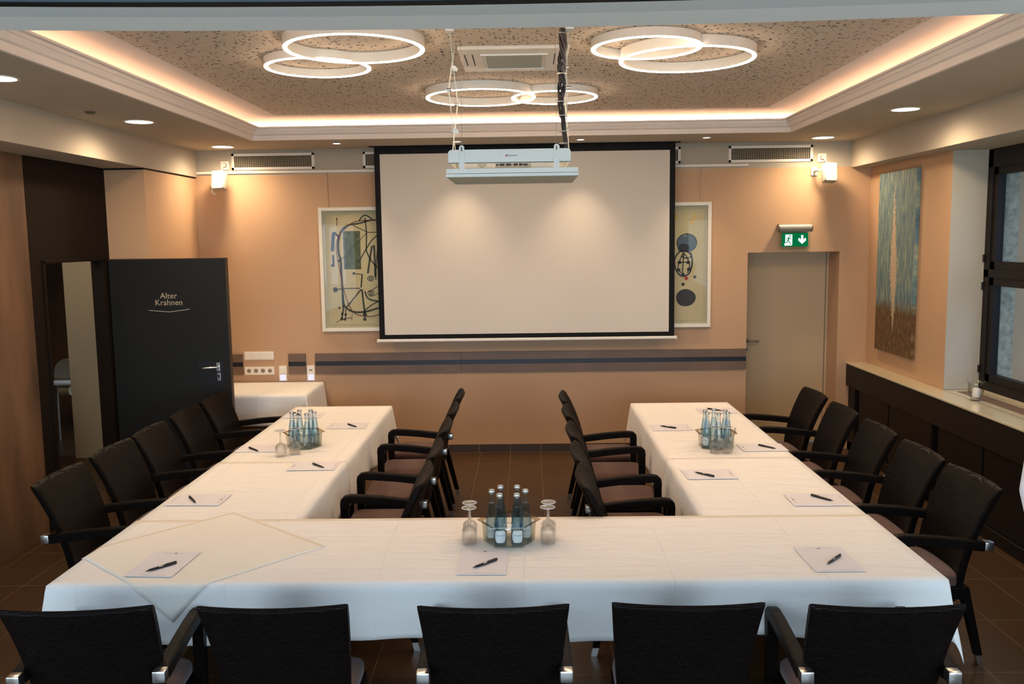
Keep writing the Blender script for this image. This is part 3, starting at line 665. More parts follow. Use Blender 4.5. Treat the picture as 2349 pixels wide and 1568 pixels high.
# ------------------------------------------------------------------ projector lift
def lift():
    Y = 4.60
    t = thing('projector_lift', 'white scissor lift hanging from the ceiling in front of the screen', 'projector lift', (-.07, Y, 3.24))
    def P(x, y, z): return (x+.07, y-Y, z-3.24)
    # front plate
    b = MB(); poly = []
    x0, x1, z0, z1, r = -.395, .231, 2.541, 2.609, .018
    for cx, cz, a0 in ((x1-r, z1-r, 0), (x0+r, z1-r, 90)):
        for k in range(5): a = R(a0+90*k/4); poly.append((cx+r*math.cos(a), cz+r*math.sin(a)))
    poly += [(x0, z0), (x1, z0)]
    b.prism(poly, P(0, Y+.012, 0), (1, 0, 0), (0, 0, 1), (0, -.004, 0)); b.box(P(x0, Y+.008, z0-.001), P(x1, Y+.04, z0+.003))
    fp = b.build('front_plate', 'liftwhite', t)
    b = MB(); b.merge(text_bm('Kindermann', .0115, .0003), frame_mat(P(-.069, Y+.0072, 2.577), (1, 0, 0), (0, 0, 1))); b.build('lettering', 'printdark', fp)
    b = MB()
    b.prism([(-.102, .0), (-.099, 0), (-.098, .012), (-.101, .012)], P(0, Y+.0072, 2.571), (1, 0, 0), (0, 0, 1), (0, -.0008, 0)); b.prism([(-.1, .006), (-.091, .013), (-.089, .012), (-.099, .005)], P(0, Y+.0072, 2.571), (1, 0, 0), (0, 0, 1), (0, -.0008, 0)); b.prism([(-.1, .006), (-.091, -.001), (-.089, 0), (-.099, .007)], P(0, Y+.0072, 2.571), (1, 0, 0), (0, 0, 1), (0, -.0008, 0))
    b.build('logo', 'redprint', fp)
    b = MB()
    for x, z in ((-.13, 2.59), (.0, 2.592), (-.38, 2.585), (-.38, 2.558), (.217, 2.582), (.217, 2.556)): b.lathe([(0, 0), (.0035, 0), (.003, .002), (0, .002)], 10, P(x, Y+.008, z), rot=Matrix.Rotation(R(90), 3, 'X'))
    b.build('bolt', 'chrome', fp)
    # rear plate and side rails
    b = MB(); b.box(P(-.33, 5.17, 2.625), P(.17, 5.175, 2.655)); b.box(P(-.335, Y+.02, 2.60), P(-.325, 5.17, 2.625)); b.box(P(.165, Y+.02, 2.60), P(.175, 5.17, 2.625)); b.box(P(-.395, Y+.012, 2.55), P(-.39, 5.16, 2.60)); b.box(P(.226, Y+.012, 2.55), P(.231, 5.16, 2.60)); b.box(P(-.395, 5.155, 2.55), P(.231, 5.16, 2.60))
    b.build('carriage', 'liftwhite', t)
    # two slotted hanging brackets
    for x in (-.325, .159):
        b = MB(); w = .0135
        poly = [(x-w*1.1, 2.512), (x+w*1.1, 2.512), (x+w, 2.555)]
        poly += [(x+w*math.cos(R(180*k/8)), 2.618+w*math.sin(R(180*k/8))) for k in range(9)] + [(x-w, 2.555)]
        b.prism(poly, P(0, Y+.006, 0), (1, 0, 0), (0, 0, 1), (0, -.003, 0))
        br = b.build('bracket', 'liftwhite', t)
        b = MB(); b.box(P(x-.0025, Y+.0015, 2.601), P(x+.0025, Y+.0035, 2.622)); b.build('slot', 'socketdark', br)
        b = MB(); b.lathe([(0, 0), (.006, 0), (.005, .004), (0, .004)], 10, P(x, Y+.003, 2.553), rot=Matrix.Rotation(R(90), 3, 'X')); b.build('bolt', 'chrome', br)
    # ceiling panel that closes the opening
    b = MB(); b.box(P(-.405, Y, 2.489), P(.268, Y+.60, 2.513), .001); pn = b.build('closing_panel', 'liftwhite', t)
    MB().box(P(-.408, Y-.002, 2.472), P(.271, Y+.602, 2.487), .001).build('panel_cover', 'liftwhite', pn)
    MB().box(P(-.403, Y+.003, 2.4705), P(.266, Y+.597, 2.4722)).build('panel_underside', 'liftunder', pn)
    # scissor arms in the two side planes
    ym, zf = (Y+5.15)/2, 2.912
    for x in (-.385, .222):
        for (pa, pb) in (((Y+.03, zf), (5.10, 3.225)), ((5.12, zf), (Y+.05, 3.225)), ((Y+.03, zf), (5.10, 2.565)), ((5.12, zf), (Y+.05, 2.565))):
            b = MB(); s = -.004 if pa[0] < 4.8 else .004
            d = Vector((0, pb[0]-pa[0], pb[1]-pa[1])); n = Vector((0, -d.z, d.y)).normalized()*.008
            a3, b3 = Vector(P(x+s, *pa)), Vector(P(x+s, *pb))
            b.prism([(0, 0), (1, 0), (1, 1), (0, 1)], a3-n, d, n*2, (.0035, 0, 0)); b.build('scissor_arm', 'liftwhite', t)
        for (y, z) in ((Y+.03, zf), (5.12, zf), (ym, 3.06), (ym, 2.735)):
            b = MB(); b.tube([P(x-.012, y, z), P(x+.014, y, z)], .009, 10); b.build('pivot', 'chrome', t, smooth=True)
        for z in (3.045, 2.72):
            sg = 1 if x < 0 else -1
            b = MB(); b.prism([(0, 0), (.028*sg, -.004), (.03*sg, .012), (.016*sg, .026), (0, .026)], P(x, ym-.03, z), (1, 0, 0), (0, 0, 1), (0, -.002, 0)); b.build('wire_guide', 'liftwhite', t)
        b = MB(); b.box(P(x-.012, Y+.02, 3.20), P(x+.03, Y+.07, 3.238)); b.build('ceiling_bracket', 'liftwhite', t)
    for x in (-.325, .159):
        b = MB(); b.tube([P(x, Y+.05, 3.24), P(x, Y+.05, 2.62)], .0009, 5); b.build('lift_wire', 'wire', t)
    # projector
    p = thing('projector', 'white projector sitting on the panel of the lift', 'projector', (-.07, 4.95, 2.513))
    MB().box((-.25, -.17, .006), (.22, .17, .086), .012).build('body', 'offwhite', p)
    b = MB(); b.box((-.09, -.172, .012), (.10, -.1695, .058)); pl = b.build('connector_panel', pm('grey_connector_plate', (.45, .42, .34), .5), p)
    for x, w, h in ((-.08, .010, .010), (-.055, .026, .012), (-.02, .026, .016), (.018, .020, .020), (.045, .018, .018), (.07, .022, .010)):
        MB().box((x-w/2, -.174, .026), (x+w/2, -.171, .026+h)).build('port', 'socketdark', pl)
    b = MB(); b.lathe([(0, 0), (.028, 0), (.028, .002), (0, .002)], 18, (-.16, -.17, .045), rot=Matrix.Rotation(R(90), 3, 'X')); b.build('speaker_grille', pm('grey_mesh', (.5, .46, .38), .6), p)
    for sx in (-.22, .19):
        for sy in (-.14, .14): MB().lathe([(0, 0), (.012, 0), (.012, .008), (0, .008)], 10, (sx, sy, -.001)).build('foot', 'black', p)
    b = MB(); b.tube([(.10, -.17, .052), (.13, -.2, .045), (.17, -.21, .05), (.20, -.18, .075)], .004, 6); b.build('lead', 'cable', p, smooth=True)
    # bundled cables
    b = MB(); rnd = random.Random(3)
    for k in range(7):
        pts = []; ph = rnd.random()*6; rr = .006+.008*rnd.random()
        for i in range(34):
            u = i/33; z = 3.215-.60*u
            bulge = .012*math.sin(u*PI*6+ph)*(1 if k > 4 else .35)
            x = .192+.006*math.sin(u*9)+rr*math.cos(ph+u*14)+bulge; y = Y+.075+rr*math.sin(ph+u*14)
            if u > .86: x += (u-.86)*.16
            pts.append((x, y, z))
        b.tube(pts, .0058, 6)
    o = b.build('cable_bundle', 'cable', smooth=True); tag(o, 'twisted bundle of black cables hanging down the right lift arm', 'cables')
    b = MB()
    for z in (3.19, 2.99, 2.85, 2.78, 2.70, 2.64):
        x = .192+.006*math.sin((3.215-z)/.6*9); b.lathe([(.021, -.002), (.023, -.002), (.023, .002), (.021, .002), (.021, -.002)], 12, (x, Y+.075, z))
    b.build('cable_tie', 'cap', o)
lift()

# ------------------------------------------------------------------ wall things
def speakers():
    for sx, x, sk, lab, lab2 in ((-1, -2.965, -2.968, 'small white loudspeaker high in the back left corner', 'white wall socket above the left loudspeaker'), (1, 2.905, 2.895, 'small white loudspeaker high on the wall above the exit door', 'white wall socket above the right loudspeaker')):
        zc = 2.755 if sx < 0 else 2.742
        t = thing('wall_mounted_speaker', lab, 'speaker', (x, 8.66, zc), group='white wall speakers')
        rot = Matrix.Rotation(R(-16), 4, 'X') @ Matrix.Rotation(R(8*sx), 4, 'Z')
        MB().box((-.062, -.05, -.088), (.062, .05, .088), .010, 3, rot=rot).build('cabinet', pm('speaker_shell', (.46, .42, .35), .5), t, smooth=True)
        MB().box((-.054, -.056, -.08), (.054, -.048, .08), .004, rot=rot).build('grille', pm('pale_grille', (.46, .42, .35), .7), t)
        b = MB(); s = -1
        b.tube([(s*.05, .04, .03), (s*.085, .05, .03), (s*.09, .10, .03), (s*.085, .195, .03)], .011, 8); b.box((s*.085-.03, .185, -.01), (s*.085+.03, .198, .07), .003)
        b.build('wall_bracket', 'offwhite', t, smooth=True)
        if sx < 0:
            b = MB(); b.tube([(-.05, .06, -.05), (-.085, .05, -.07), (-.10, .05, -.105), (-.075, .05, -.125), (-.06, .06, -.11)], .006, 6); b.tube([(-.085, .06, -.03), (-.09, .06, -.11)], .005, 6); b.build('loose_clip', 'offwhite', t, smooth=True)
        zk = 2.915 if sx < 0 else 2.902
        s_ = thing('wall_socket', lab2, 'socket', (sk, YB, zk), group='sockets above the loudspeakers')
        b = MB(); b.box((-.041, -.009, -.041), (.041, 0, .041), .002); pl = b.build('cover_plate', 'offwhite', s_)
        b = MB(); b.lathe([(.017, 0), (.021, 0), (.021, .003), (.017, .003), (.017, 0)], 20, (0, -.009, 0), rot=Matrix.Rotation(R(90), 3, 'X')); b.build('socket_ring', pm('brown_ring', (.25, .17, .10), .5), s_, smooth=True)
        b = MB(); b.lathe([(0, 0), (.016, 0), (.015, .02), (0, .022)], 16, (0, -.009, 0), rot=Matrix.Rotation(R(90), 3, 'X')); plug = b.build('plug', 'offwhite', s_, smooth=True)
        b = MB(); e = (x-sk+.0, -.12, zc+.085-zk)
        b.tube([(0, -.03, 0), ((x-sk)*.3-.012*(-sx), -.04, -.018), ((x-sk)*.8+.012*sx, -.07, -.04), e], .0055, 7); b.build('power_lead', 'offwhite', s_, smooth=True)
speakers()

def exit_sign():
    t = thing('exit_sign', 'lit green exit sign with running figure and down arrow above the beige door', 'sign', (2.622, 8.77, 2.19))
    b = MB(); b.tube([(-.160, 0, .036), (.160, 0, .036)], .037, 20); b.box((-.15, 0, .01), (.15, .09, .07)); b.build('lamp_housing', 'greysteel', t, smooth=True)
    for s in (-1, 1):
        b = MB(); b.tube([(s*.155, 0, .036), (s*.163, 0, .036)], .040, 20); b.build('end_cap', 'darksteel', t, smooth=True)
    MB().box((-.155, -.004, -.168), (.155, .004, .0), .001).build('clear_panel', 'acrylic', t)
    b = MB(); b.box((-.128, -.0075, -.145), (.128, -.005, -.014)); g = b.build('green_field', 'signgreen', t)
    def poly(b, pts): b.prism(pts, (0, -.008, 0), (1, 0, 0), (0, 0, 1), (0, -.0008, 0))
    b = MB(); poly(b, [(-.094, -.028), (-.026, -.028), (-.026, -.128), (-.04, -.137), (-.062, -.133), (-.098, -.137), (-.103, -.115), (-.094, -.11)]); b.build('door_symbol', 'signwhite', g)
    b = MB(); ax, az = .070, 0
    poly(b, [(ax-.011, -.035), (ax+.011, -.035), (ax+.011, -.080), (ax+.030, -.060), (ax+.037, -.072), (ax+.037, -.088), (ax, -.121), (ax-.037, -.088), (ax-.037, -.072), (ax-.030, -.060), (ax-.011, -.080)]); b.build('arrow', 'signwhite', g)
    # running figure
    b = MB()
    def poly2(pts): b.prism(pts, (0, -.0090, 0), (1, 0, 0), (0, 0, 1), (0, -.0008, 0))
    def limb(p, q, w):
        p, q = Vector(p), Vector(q); n = (q-p).normalized(); n = Vector((-n.y, n.x))*w/2
        poly2([tuple(p-n), tuple(q-n), tuple(q+n), tuple(p+n)])
    poly2([(-.050+.0075*math.cos(R(30*k)), -.043+.0075*math.sin(R(30*k))) for k in range(12)])
    limb((-.057, -.055), (-.070, -.088), .013)                                    # torso
    limb((-.058, -.057), (-.078, -.060), .005); limb((-.078, -.060), (-.088, -.074), .005)   # rear arm
    limb((-.055, -.060), (-.044, -.074), .005); limb((-.044, -.074), (-.030, -.070), .005)   # front arm
    limb((-.067, -.086), (-.050, -.104), .008); limb((-.050, -.104), (-.040, -.128), .007)   # front leg
    limb((-.070, -.086), (-.076, -.106), .008); limb((-.076, -.106), (-.104, -.108), .007)   # rear leg
    b.build('running_figure', 'signgreen', g)
exit_sign()

def wall_strips():
    for x0, x1, lab in ((-3.22, -2.882, 'short brown wall strip with black groove behind the open door edge'), (-2.42, -2.243, 'short brown wall strip with black groove between the light switches'), (-2.147, 2.186, 'long brown wall strip with black groove below the screen')):
        t = thing('wall_strip', lab, 'wall strip', ((x0+x1)/2, YB, .932), group='brown wall protection strips')
        w = (x1-x0)/2
        b = MB()
        xs = [-w, w] if w < 1 else [-w, -.669-(x0+x1)/2, w]
        for a, c in zip(xs[:-1], xs[1:]):
            b.box((a+.0012, -.022, .024), (c-.0012, 0, .104), .001); b.box((a+.0012, -.022, -.103), (c-.0012, 0, -.022), .001)
        b.build('board', 'strip', t)
        MB().box((-w, -.017, -.022), (w, 0, .024)).build('groove', 'stripblack', t)
wall_strips()

def switches():
    t = thing('light_switch', 'row of four square light switches beside the door edge', 'switch', (-2.718, YB, 1.02))
    MB().box((-.150, -.009, -.042), (.150, 0, .042), .002).build('cover_plate', 'offwhite', t)
    for k in range(4): MB().box((-.139+.071*k, -.014, -.031), (-.139+.071*k+.064, -.008, .031), .003).build('rocker', 'offwhite', t)
    t = thing('wall_socket', 'row of four power sockets below the four light switches', 'socket', (-2.718, YB, .866))
    MB().box((-.150, -.009, -.041), (.150, 0, .041), .002).build('cover_plate', 'offwhite', t)
    for k in range(4):
        x = -.107+.071*k
        b = MB(); b.lathe([(.0, .0005), (.021, .0005), (.021, .003), (.0195, .003), (.018, .001), (0, .001)], 20, (x, -.009, 0), rot=Matrix.Rotation(R(90), 3, 'X')); f = b.build('socket_face', pm('socket_recess', (.30, .23, .15), .5), t, smooth=True)
        b = MB()
        for s in (-1, 1): b.box((x+s*.0095-.003, -.0125, -.003), (x+s*.0095+.003, -.0105, .003))
        b.build('pin_hole', 'socketdark', f)
    for x, lab, kind in ((-2.482, 'switch with glowing night light beside the left end of the side table', 0), (-2.198, 'network socket with glowing night light at the long brown strip', 1)):
        t = thing('night_light', lab, 'switch', (x, YB, .835), group='glowing night lights above the side table')
        MB().box((-.040, -.009, -.078), (.040, 0, .08), .002).build('cover_plate', 'offwhite', t)
        if kind == 0: MB().box((-.031, -.014, .008), (.031, -.008, .070), .003).build('rocker', 'offwhite', t)
        else:
            b = MB()
            for s in (-1, 1): b.box((s*.009-.006, -.011, .027), (s*.009+.006, -.0085, .039))
            b.build('network_port', 'socketdark', t)
        MB().box((-.029, -.012, -.068), (.029, -.0085, -.012), .002).build('light_window', 'nightlight', t)
switches()

# ------------------------------------------------------------------ pictures
def ribbon(b, pts, w, y, th=.0008):
    """brush stroke lying on the sheet at depth y (x,z plane)"""
    P2 = [Vector(p) for p in pts]; L, Rr = [], []
    for i, p in enumerate(P2):
        d = (P2[min(i+1, len(P2)-1)]-P2[max(i-1, 0)]).normalized(); n = Vector((-d.y, d.x)); ww = (w[i] if isinstance(w, (list, tuple)) else w)/2
        L.append(p+n*ww); Rr.append(p-n*ww)
    for i in range(len(P2)-1):
        q = [L[i], L[i+1], Rr[i+1], Rr[i]]
        try: b.prism([tuple(v) for v in q], (0, y, 0), (1, 0, 0), (0, 0, 1), (0, -th, 0))
        except ValueError: pass
def curve(pts, n=8):
    P = [Vector(p) for p in pts]; out = []
    for i in range(len(P)-1):
        p0, p1, p2, p3 = P[max(i-1, 0)], P[i], P[i+1], P[min(i+2, len(P)-1)]
        for k in range(n):
            t = k/n; out.append(.5*((2*p1)+(p2-p0)*t+(2*p0-5*p1+4*p2-p3)*t*t+(3*p1-p0-3*p2+p3)*t**3))
    out.append(P[-1]); return [tuple(v) for v in out]
def framed(x0, x1, z0, z1, label, wire_x):
    t = thing('framed_print', label, 'picture', ((x0+x1)/2, YB, (z0+z1)/2), group='framed prints hanging behind the screen')
    w, h = (x1-x0)/2, (z1-z0)/2; f = .034
    b = MB(); b.box((-w, -.045, -h), (-w+f, 0, h), .002); b.box((w-f, -.045, -h), (w, 0, h), .002); b.box((-w+f, -.045, h-f), (w-f, 0, h), .002); b.box((-w+f, -.045, -h), (w-f, 0, -h+f), .002)
    b.build('frame', 'frame', t)
    MB().box((-w+f-.005, -.006, -h+f-.005), (w-f+.005, -.001, h-f+.005)).build('mount', 'mat', t)
    MB().box((-w+f+.034, -.010, -h+f+.034), (w-f-.034, -.006, h-f-.034)).build('sheet', 'cornerprint', t)
    MB().box((-w+f-.004, -.034, -h+f-.004), (w-f+.004, -.032, h-f+.004)).build('picture_glass', 'artglass', t)
    for wx in wire_x:
        b = MB(); b.tube([(wx-(x0+x1)/2, -.004, h-.01), (wx-(x0+x1)/2, -.004, 2.835-(z0+z1)/2)], .0016, 6); b.build('hanging_wire', 'wire', t)
    return t, (x0+x1)/2, (z0+z1)/2
def prints():
    t, cx, cz = framed(-2.055, -1.215, 1.26, 2.49, 'framed print of charcoal and dark red strokes left of the screen', (-1.957,))
    px = lambda u, v: (-2.055+ (u-135-(v-160)*.045)*.000950 - cx, 2.49-(v-160)*.000935-cz)     # sheet coordinates
    S = lambda *p: curve([px(*q) for q in p])
    b = MB(); y = -.0102
    for pts, w in ((((405, 370), (370, 420), (345, 520), (350, 640), (372, 720), (385, 900), (395, 1040), (410, 1180), (440, 1230), (520, 1270), (640, 1270), (780, 1230)), .020),
                   (((372, 410), (440, 350), (560, 330), (680, 300), (760, 300)), .016), (((500, 350), (600, 400), (660, 425), (760, 425)), .008), (((560, 300), (620, 245), (700, 290)), .014),
                   (((620, 270), (640, 430), (640, 600), (655, 650), (690, 720), (760, 800)), .013), (((760, 450), (690, 520), (640, 600), (600, 670), (560, 750)), .011),
                   (((385, 480), (440, 520), (490, 590), (560, 520), (640, 430)), .006), (((490, 590), (430, 660), (360, 720)), .007), (((490, 600), (450, 700), (420, 790)), .006),
                   (((345, 1025), (440, 1018), (580, 1018)), .010), (((590, 1030), (520, 1120), (440, 1220)), .014), (((600, 1030), (615, 1150), (635, 1290)), .018), (((640, 1250), (720, 1190), (800, 1150)), .012), (((630, 1050), (660, 1120), (720, 1150), (800, 1160)), .016),
                   (((700, 570), (680, 700), (660, 860)), .018), (((720, 560), (730, 700), (740, 900)), .020), (((760, 560), (750, 720), (745, 930)), .010),
                   (((300, 420), (290, 480), (287, 560), (285, 620)), .034), (((290, 660), (295, 720), (298, 770)), .020), (((300, 420), (330, 450), (360, 480)), .022),
                   (((395, 1080), (400, 1180), (405, 1240), (390, 1340)), .016), (((430, 1240), (432, 1300), (425, 1350)), .010), (((510, 860), (560, 865), (600, 870)), .008), (((600, 870), (595, 950), (590, 1010)), .014),
                   (((660, 1060), (700, 1040), (780, 990)), .007), (((670, 1100), (720, 1100), (790, 1060)), .007)):
        ribbon(b, S(*pts), w, y)
    for u, v, r in ((365, 1224, .012), (392, 1290, .012), (430, 1298, .013), (390, 1345, .016), (425, 1350, .014), (358, 722, .014), (512, 858, .014), (635, 1350, .018), (290, 770, .018), (635, 1305, .022), (320, 1030, .026)):
        c = px(u, v); b.prism([(c[0]+r*math.cos(R(30*k)), c[1]+r*math.sin(R(30*k))) for k in range(12)], (0, y, 0), (1, 0, 0), (0, 0, 1), (0, -.0008, 0))
    for u, v, r in ((690, 915, .030), (695, 1068, .030)):
        c = px(u, v); ribbon(b, [(c[0]+r*math.cos(R(20*k)), c[1]+r*.8*math.sin(R(20*k))) for k in range(19)], .008, y); ribbon(b, [(c[0]+.4*r*math.cos(R(30*k)), c[1]+.4*r*math.sin(R(30*k))) for k in range(13)], .009, y)
    b.build('charcoal_strokes', 'ink', t)
    b = MB(); c0, c1 = px(390, 410), px(590, 815); b.prism([(c0[0], c0[1]), (c1[0], c0[1]), (c1[0], c1[1]), (c0[0], c1[1])], (0, -.0101, 0), (1, 0, 0), (0, 0, 1), (0, -.0004, 0)); b.build('reflection_block', pm('green_reflection', (.105, .125, .075), .8, var=.4, vscale=25), t)  # green block paints the window reflection in the glass onto the sheet
    b = MB()
    for pts, w in ((((720, 298), (600, 300), (500, 320), (420, 380), (350, 460), (325, 560), (335, 680), (365, 830), (400, 1000), (450, 1160), (510, 1270), (590, 1310), (700, 1322), (790, 1300)), .008), (((335, 1385), (390, 1350), (500, 1330)), .006), (((500, 1280), (497, 1360)), .005), (((320, 290), (330, 275), (328, 355)), .007)):
        ribbon(b, S(*pts), w, y-.0008)
    b.build('red_strokes', 'redink', t)
    # right print
    t, cx, cz = framed(.985, 1.82, 1.26, 2.492, 'framed print of dark navy discs right of the screen', (1.716,))
    q = lambda x, z: (x-cx, z-cz)
    def disc(b, x, z, rx, rz, y=-.0104, n=28, wob=.03, rot=0):
        pts = []
        for k in range(n):
            a = 2*PI*k/n; r = 1+wob*math.sin(3*a+x*9)+wob*.6*math.sin(5*a); u, v = rx*r*math.cos(a), rz*r*math.sin(a)
            pts.append(q(x+u*math.cos(rot)-v*math.sin(rot), z+u*math.sin(rot)+v*math.cos(rot)))
        b.prism(pts, (0, y, 0), (1, 0, 0), (0, 0, 1), (0, -.0006, 0))
    b = MB(); disc(b, 1.585, 2.095, .098, .088, rot=.3); b.build('slate_disc', 'blueink', t)
    b = MB(); disc(b, 1.580, 1.552, .098, .086, wob=.015); disc(b, 1.667, 1.757, .016, .016, wob=0); disc(b, 1.551, 1.686, .017, .017, wob=0)
    disc(b, 1.555, 2.045, .062, .042, y=-.0112)
    y = -.0112
    loop = [q(1.555+.088*math.cos(R(12*k)+.25)*(1+.05*math.sin(R(36*k))), 1.895+.128*math.sin(R(12*k)+.25)) for k in range(31)]; ribbon(b, loop, .015, y)
    ribbon(b, [q(1.585+.098*math.cos(R(12*k)), 2.095+.088*math.sin(R(12*k))) for k in range(31)], .008, y)
    for pts, w in ((((1.555, 2.0), (1.55, 1.9), (1.545, 1.79)), .011), (((1.555, 2.0), (1.52, 1.93), (1.50, 1.85), (1.53, 1.80)), .010), (((1.56, 1.99), (1.60, 1.93), (1.615, 1.85), (1.59, 1.80)), .010), (((1.49, 1.90), (1.56, 1.905), (1.62, 1.90)), .008), (((1.53, 1.97), (1.57, 1.945), (1.63, 1.96), (1.625, 2.0)), .010)):
        ribbon(b, curve([q(*p) for p in pts]), w, y)
    for x, z, r in ((1.515, 1.903, .020), (1.60, 1.903, .020), (1.505, 1.83, .020), (1.61, 1.835, .022), (1.55, 1.785, .018)): disc(b, x, z, r, r*.8, y=y)
    b.build('navy_shapes', 'navyink', t)
    b = MB(); disc(b, 1.582, 1.745, .018, .018, wob=0); b.build('red_dot', pm('bright_red_ink', (.45, .03, .02), .7), t)
    b = MB(); disc(b, 1.637, 2.30, .020, .018, wob=.08); disc(b, 1.668, 2.352, .014, .018, wob=.08); disc(b, 1.475, 2.35, .016, .018, wob=.08); b.build('yellow_marks', 'yellowink', t)
    b = MB()
    ribbon(b, [q(1.55, 2.17), q(1.575, 2.155)], .004, -.0112); ribbon(b, [q(1.56, 2.175), q(1.59, 2.16)], .003, -.0112)
    b.build('highlight', pm('pale_ink', (.6, .6, .58), .7), t)
    # tall canvas on the right wall
    o = MB().box((-.018, -.405, 0), (.018, .405, 1.652), .003).build('canvas_picture', 'painting'); o.location = (3.36, 8.145, 1.063)
    tag(o, 'tall narrow canvas with pale column on streaky blue, brown at its foot', 'painting')
prints()

# ------------------------------------------------------------------ right bench, sill and candle
def bench():
    y1, y0 = YB, 2.9
    t = thing('window_bench', 'long dark wooden radiator cover with cream sill under the window', 'bench', (XR, y1, 0))
    def bx(b, lo, hi, bev=.002): b.box((lo[0]-XR, lo[1]-y1, lo[2]), (hi[0]-XR, hi[1]-y1, hi[2]), bev)
    b = MB(); bx(b, (3.19, y0, .655), (3.21, y1-.003, .872)); b.build('fascia', 'benchdark', t)
    b = MB(); bx(b, (3.27, y0, .02), (3.375, y1-.003, .66)); b.build('carcass', 'benchdeep', t)
    bays = [(8.69, 7.12), (7.02, 5.47), (5.37, 3.82)]
    edges = [y1-.003] + [v for q in bays for v in q] + [y0]
    b = MB()
    for k in range(0, len(edges), 2): bx(b, (3.22, edges[k+1], .0), (3.27, edges[k], .66))
    bx(b, (3.22, y0, .0), (3.27, y1-.003, .09)); b.build('frame', 'benchdark', t)
    for a, c in bays:
        m = (a+c)/2
        for (p0, p1) in ((c+.004, m-.012), (m+.012, a-.08)):
            b = MB(); bx(b, (3.238, p0, .095), (3.262, p1, .635)); b.build('door', 'benchdark', t)
    b = MB(); bx(b, (3.183, y0, .872), (3.378, y1-.002, .888), .003); bx(b, (3.37, 5.21, .872), (3.658, 7.183, .888), 0); b.build('sill', 'sill', t)
    b = MB(); n = 100
    for k in range(n):
        y = 7.09-k*.0185; bx(b, (3.445, y-.012, .8875), (3.565, y, .8905), 0)
    b.build('vent_grille', 'grille', t)
    v = MB(); prof = [(0, .0), (.036, 0), (.040, .006), (.030, .014), (.034, .022), (.050, .040), (.056, .070), (.053, .110), (.058, .140), (.066, .152), (.064, .1525), (.0565, .140), (.0515, .110), (.0545, .070), (.048, .042), (.03, .026), (0, .026)]
    v.lathe(prof, 32); o = v.build('candle_holder', 'glass', smooth=True); o.location = (3.395, 6.70, .888)
    tag(o, 'clear glass candle vase on the cream window sill', 'candle holder')
    t = thing('candle', 'short white pillar candle standing inside the glass vase', 'candle', (3.400, 6.70, .915))
    MB().lathe([(0, 0), (.027, 0), (.027, .058), (.022, .066), (.008, .070), (0, .068)], 24).build('wax', 'candle', t, smooth=True)
    b = MB(); b.tube([(0, 0, .066), (.001, 0, .074), (.004, 0, .079)], .0012, 6); b.build('wick', 'black', t)
bench()

# ------------------------------------------------------------------ tables and cloths
TZ = .745
def table(x0, x1, y0, y1, label):
    t = thing('banquet_table', label, 'table', ((x0+x1)/2, (y0+y1)/2, 0), group='banquet tables under the white cloths')
    w, d = (x1-x0)/2, (y1-y0)/2
    MB().box((-w, -d, TZ-.028), (w, d, TZ-.003), .003).build('tabletop', pm('pale_laminate', (.5, .42, .32), .5), t)
    for sx in (-1, 1):
        for sy in (-1, 1):
            x, y = sx*(w-.06), sy*(d-.06); lg = MB().tube([(x, y, .05), (x, y, TZ-.028)], .02, 10).build('leg', 'black', t); MB().tube([(x, y, 0), (x, y, .05)], .021, 10).build('foot_cap', 'chrome', lg)
GX = (-2.005, 1.70)
table(-2.0, -.16, 3.51, 4.335, 'left front table under the white cloth, holding the cream overlay')
table(-.15, 1.695, 3.51, 4.335, 'right front table under the white cloth nearest the camera')
table(-1.995, -1.178, 4.345, 5.9, 'left side table under cloth, next to the front row')
table(-1.995, -1.178, 5.91, 7.48, 'left side table under cloth, holding the bottle tray at the far end')
table(.882, 1.693, 4.345, 5.9, 'right side table under cloth, next to the front row')
table(.882, 1.693, 5.91, 7.48, 'right side table under cloth, holding the bottle tray at the far end')
table(-3.15, -2.075, 8.10, 8.83, 'small side table under cloth against the back wall')

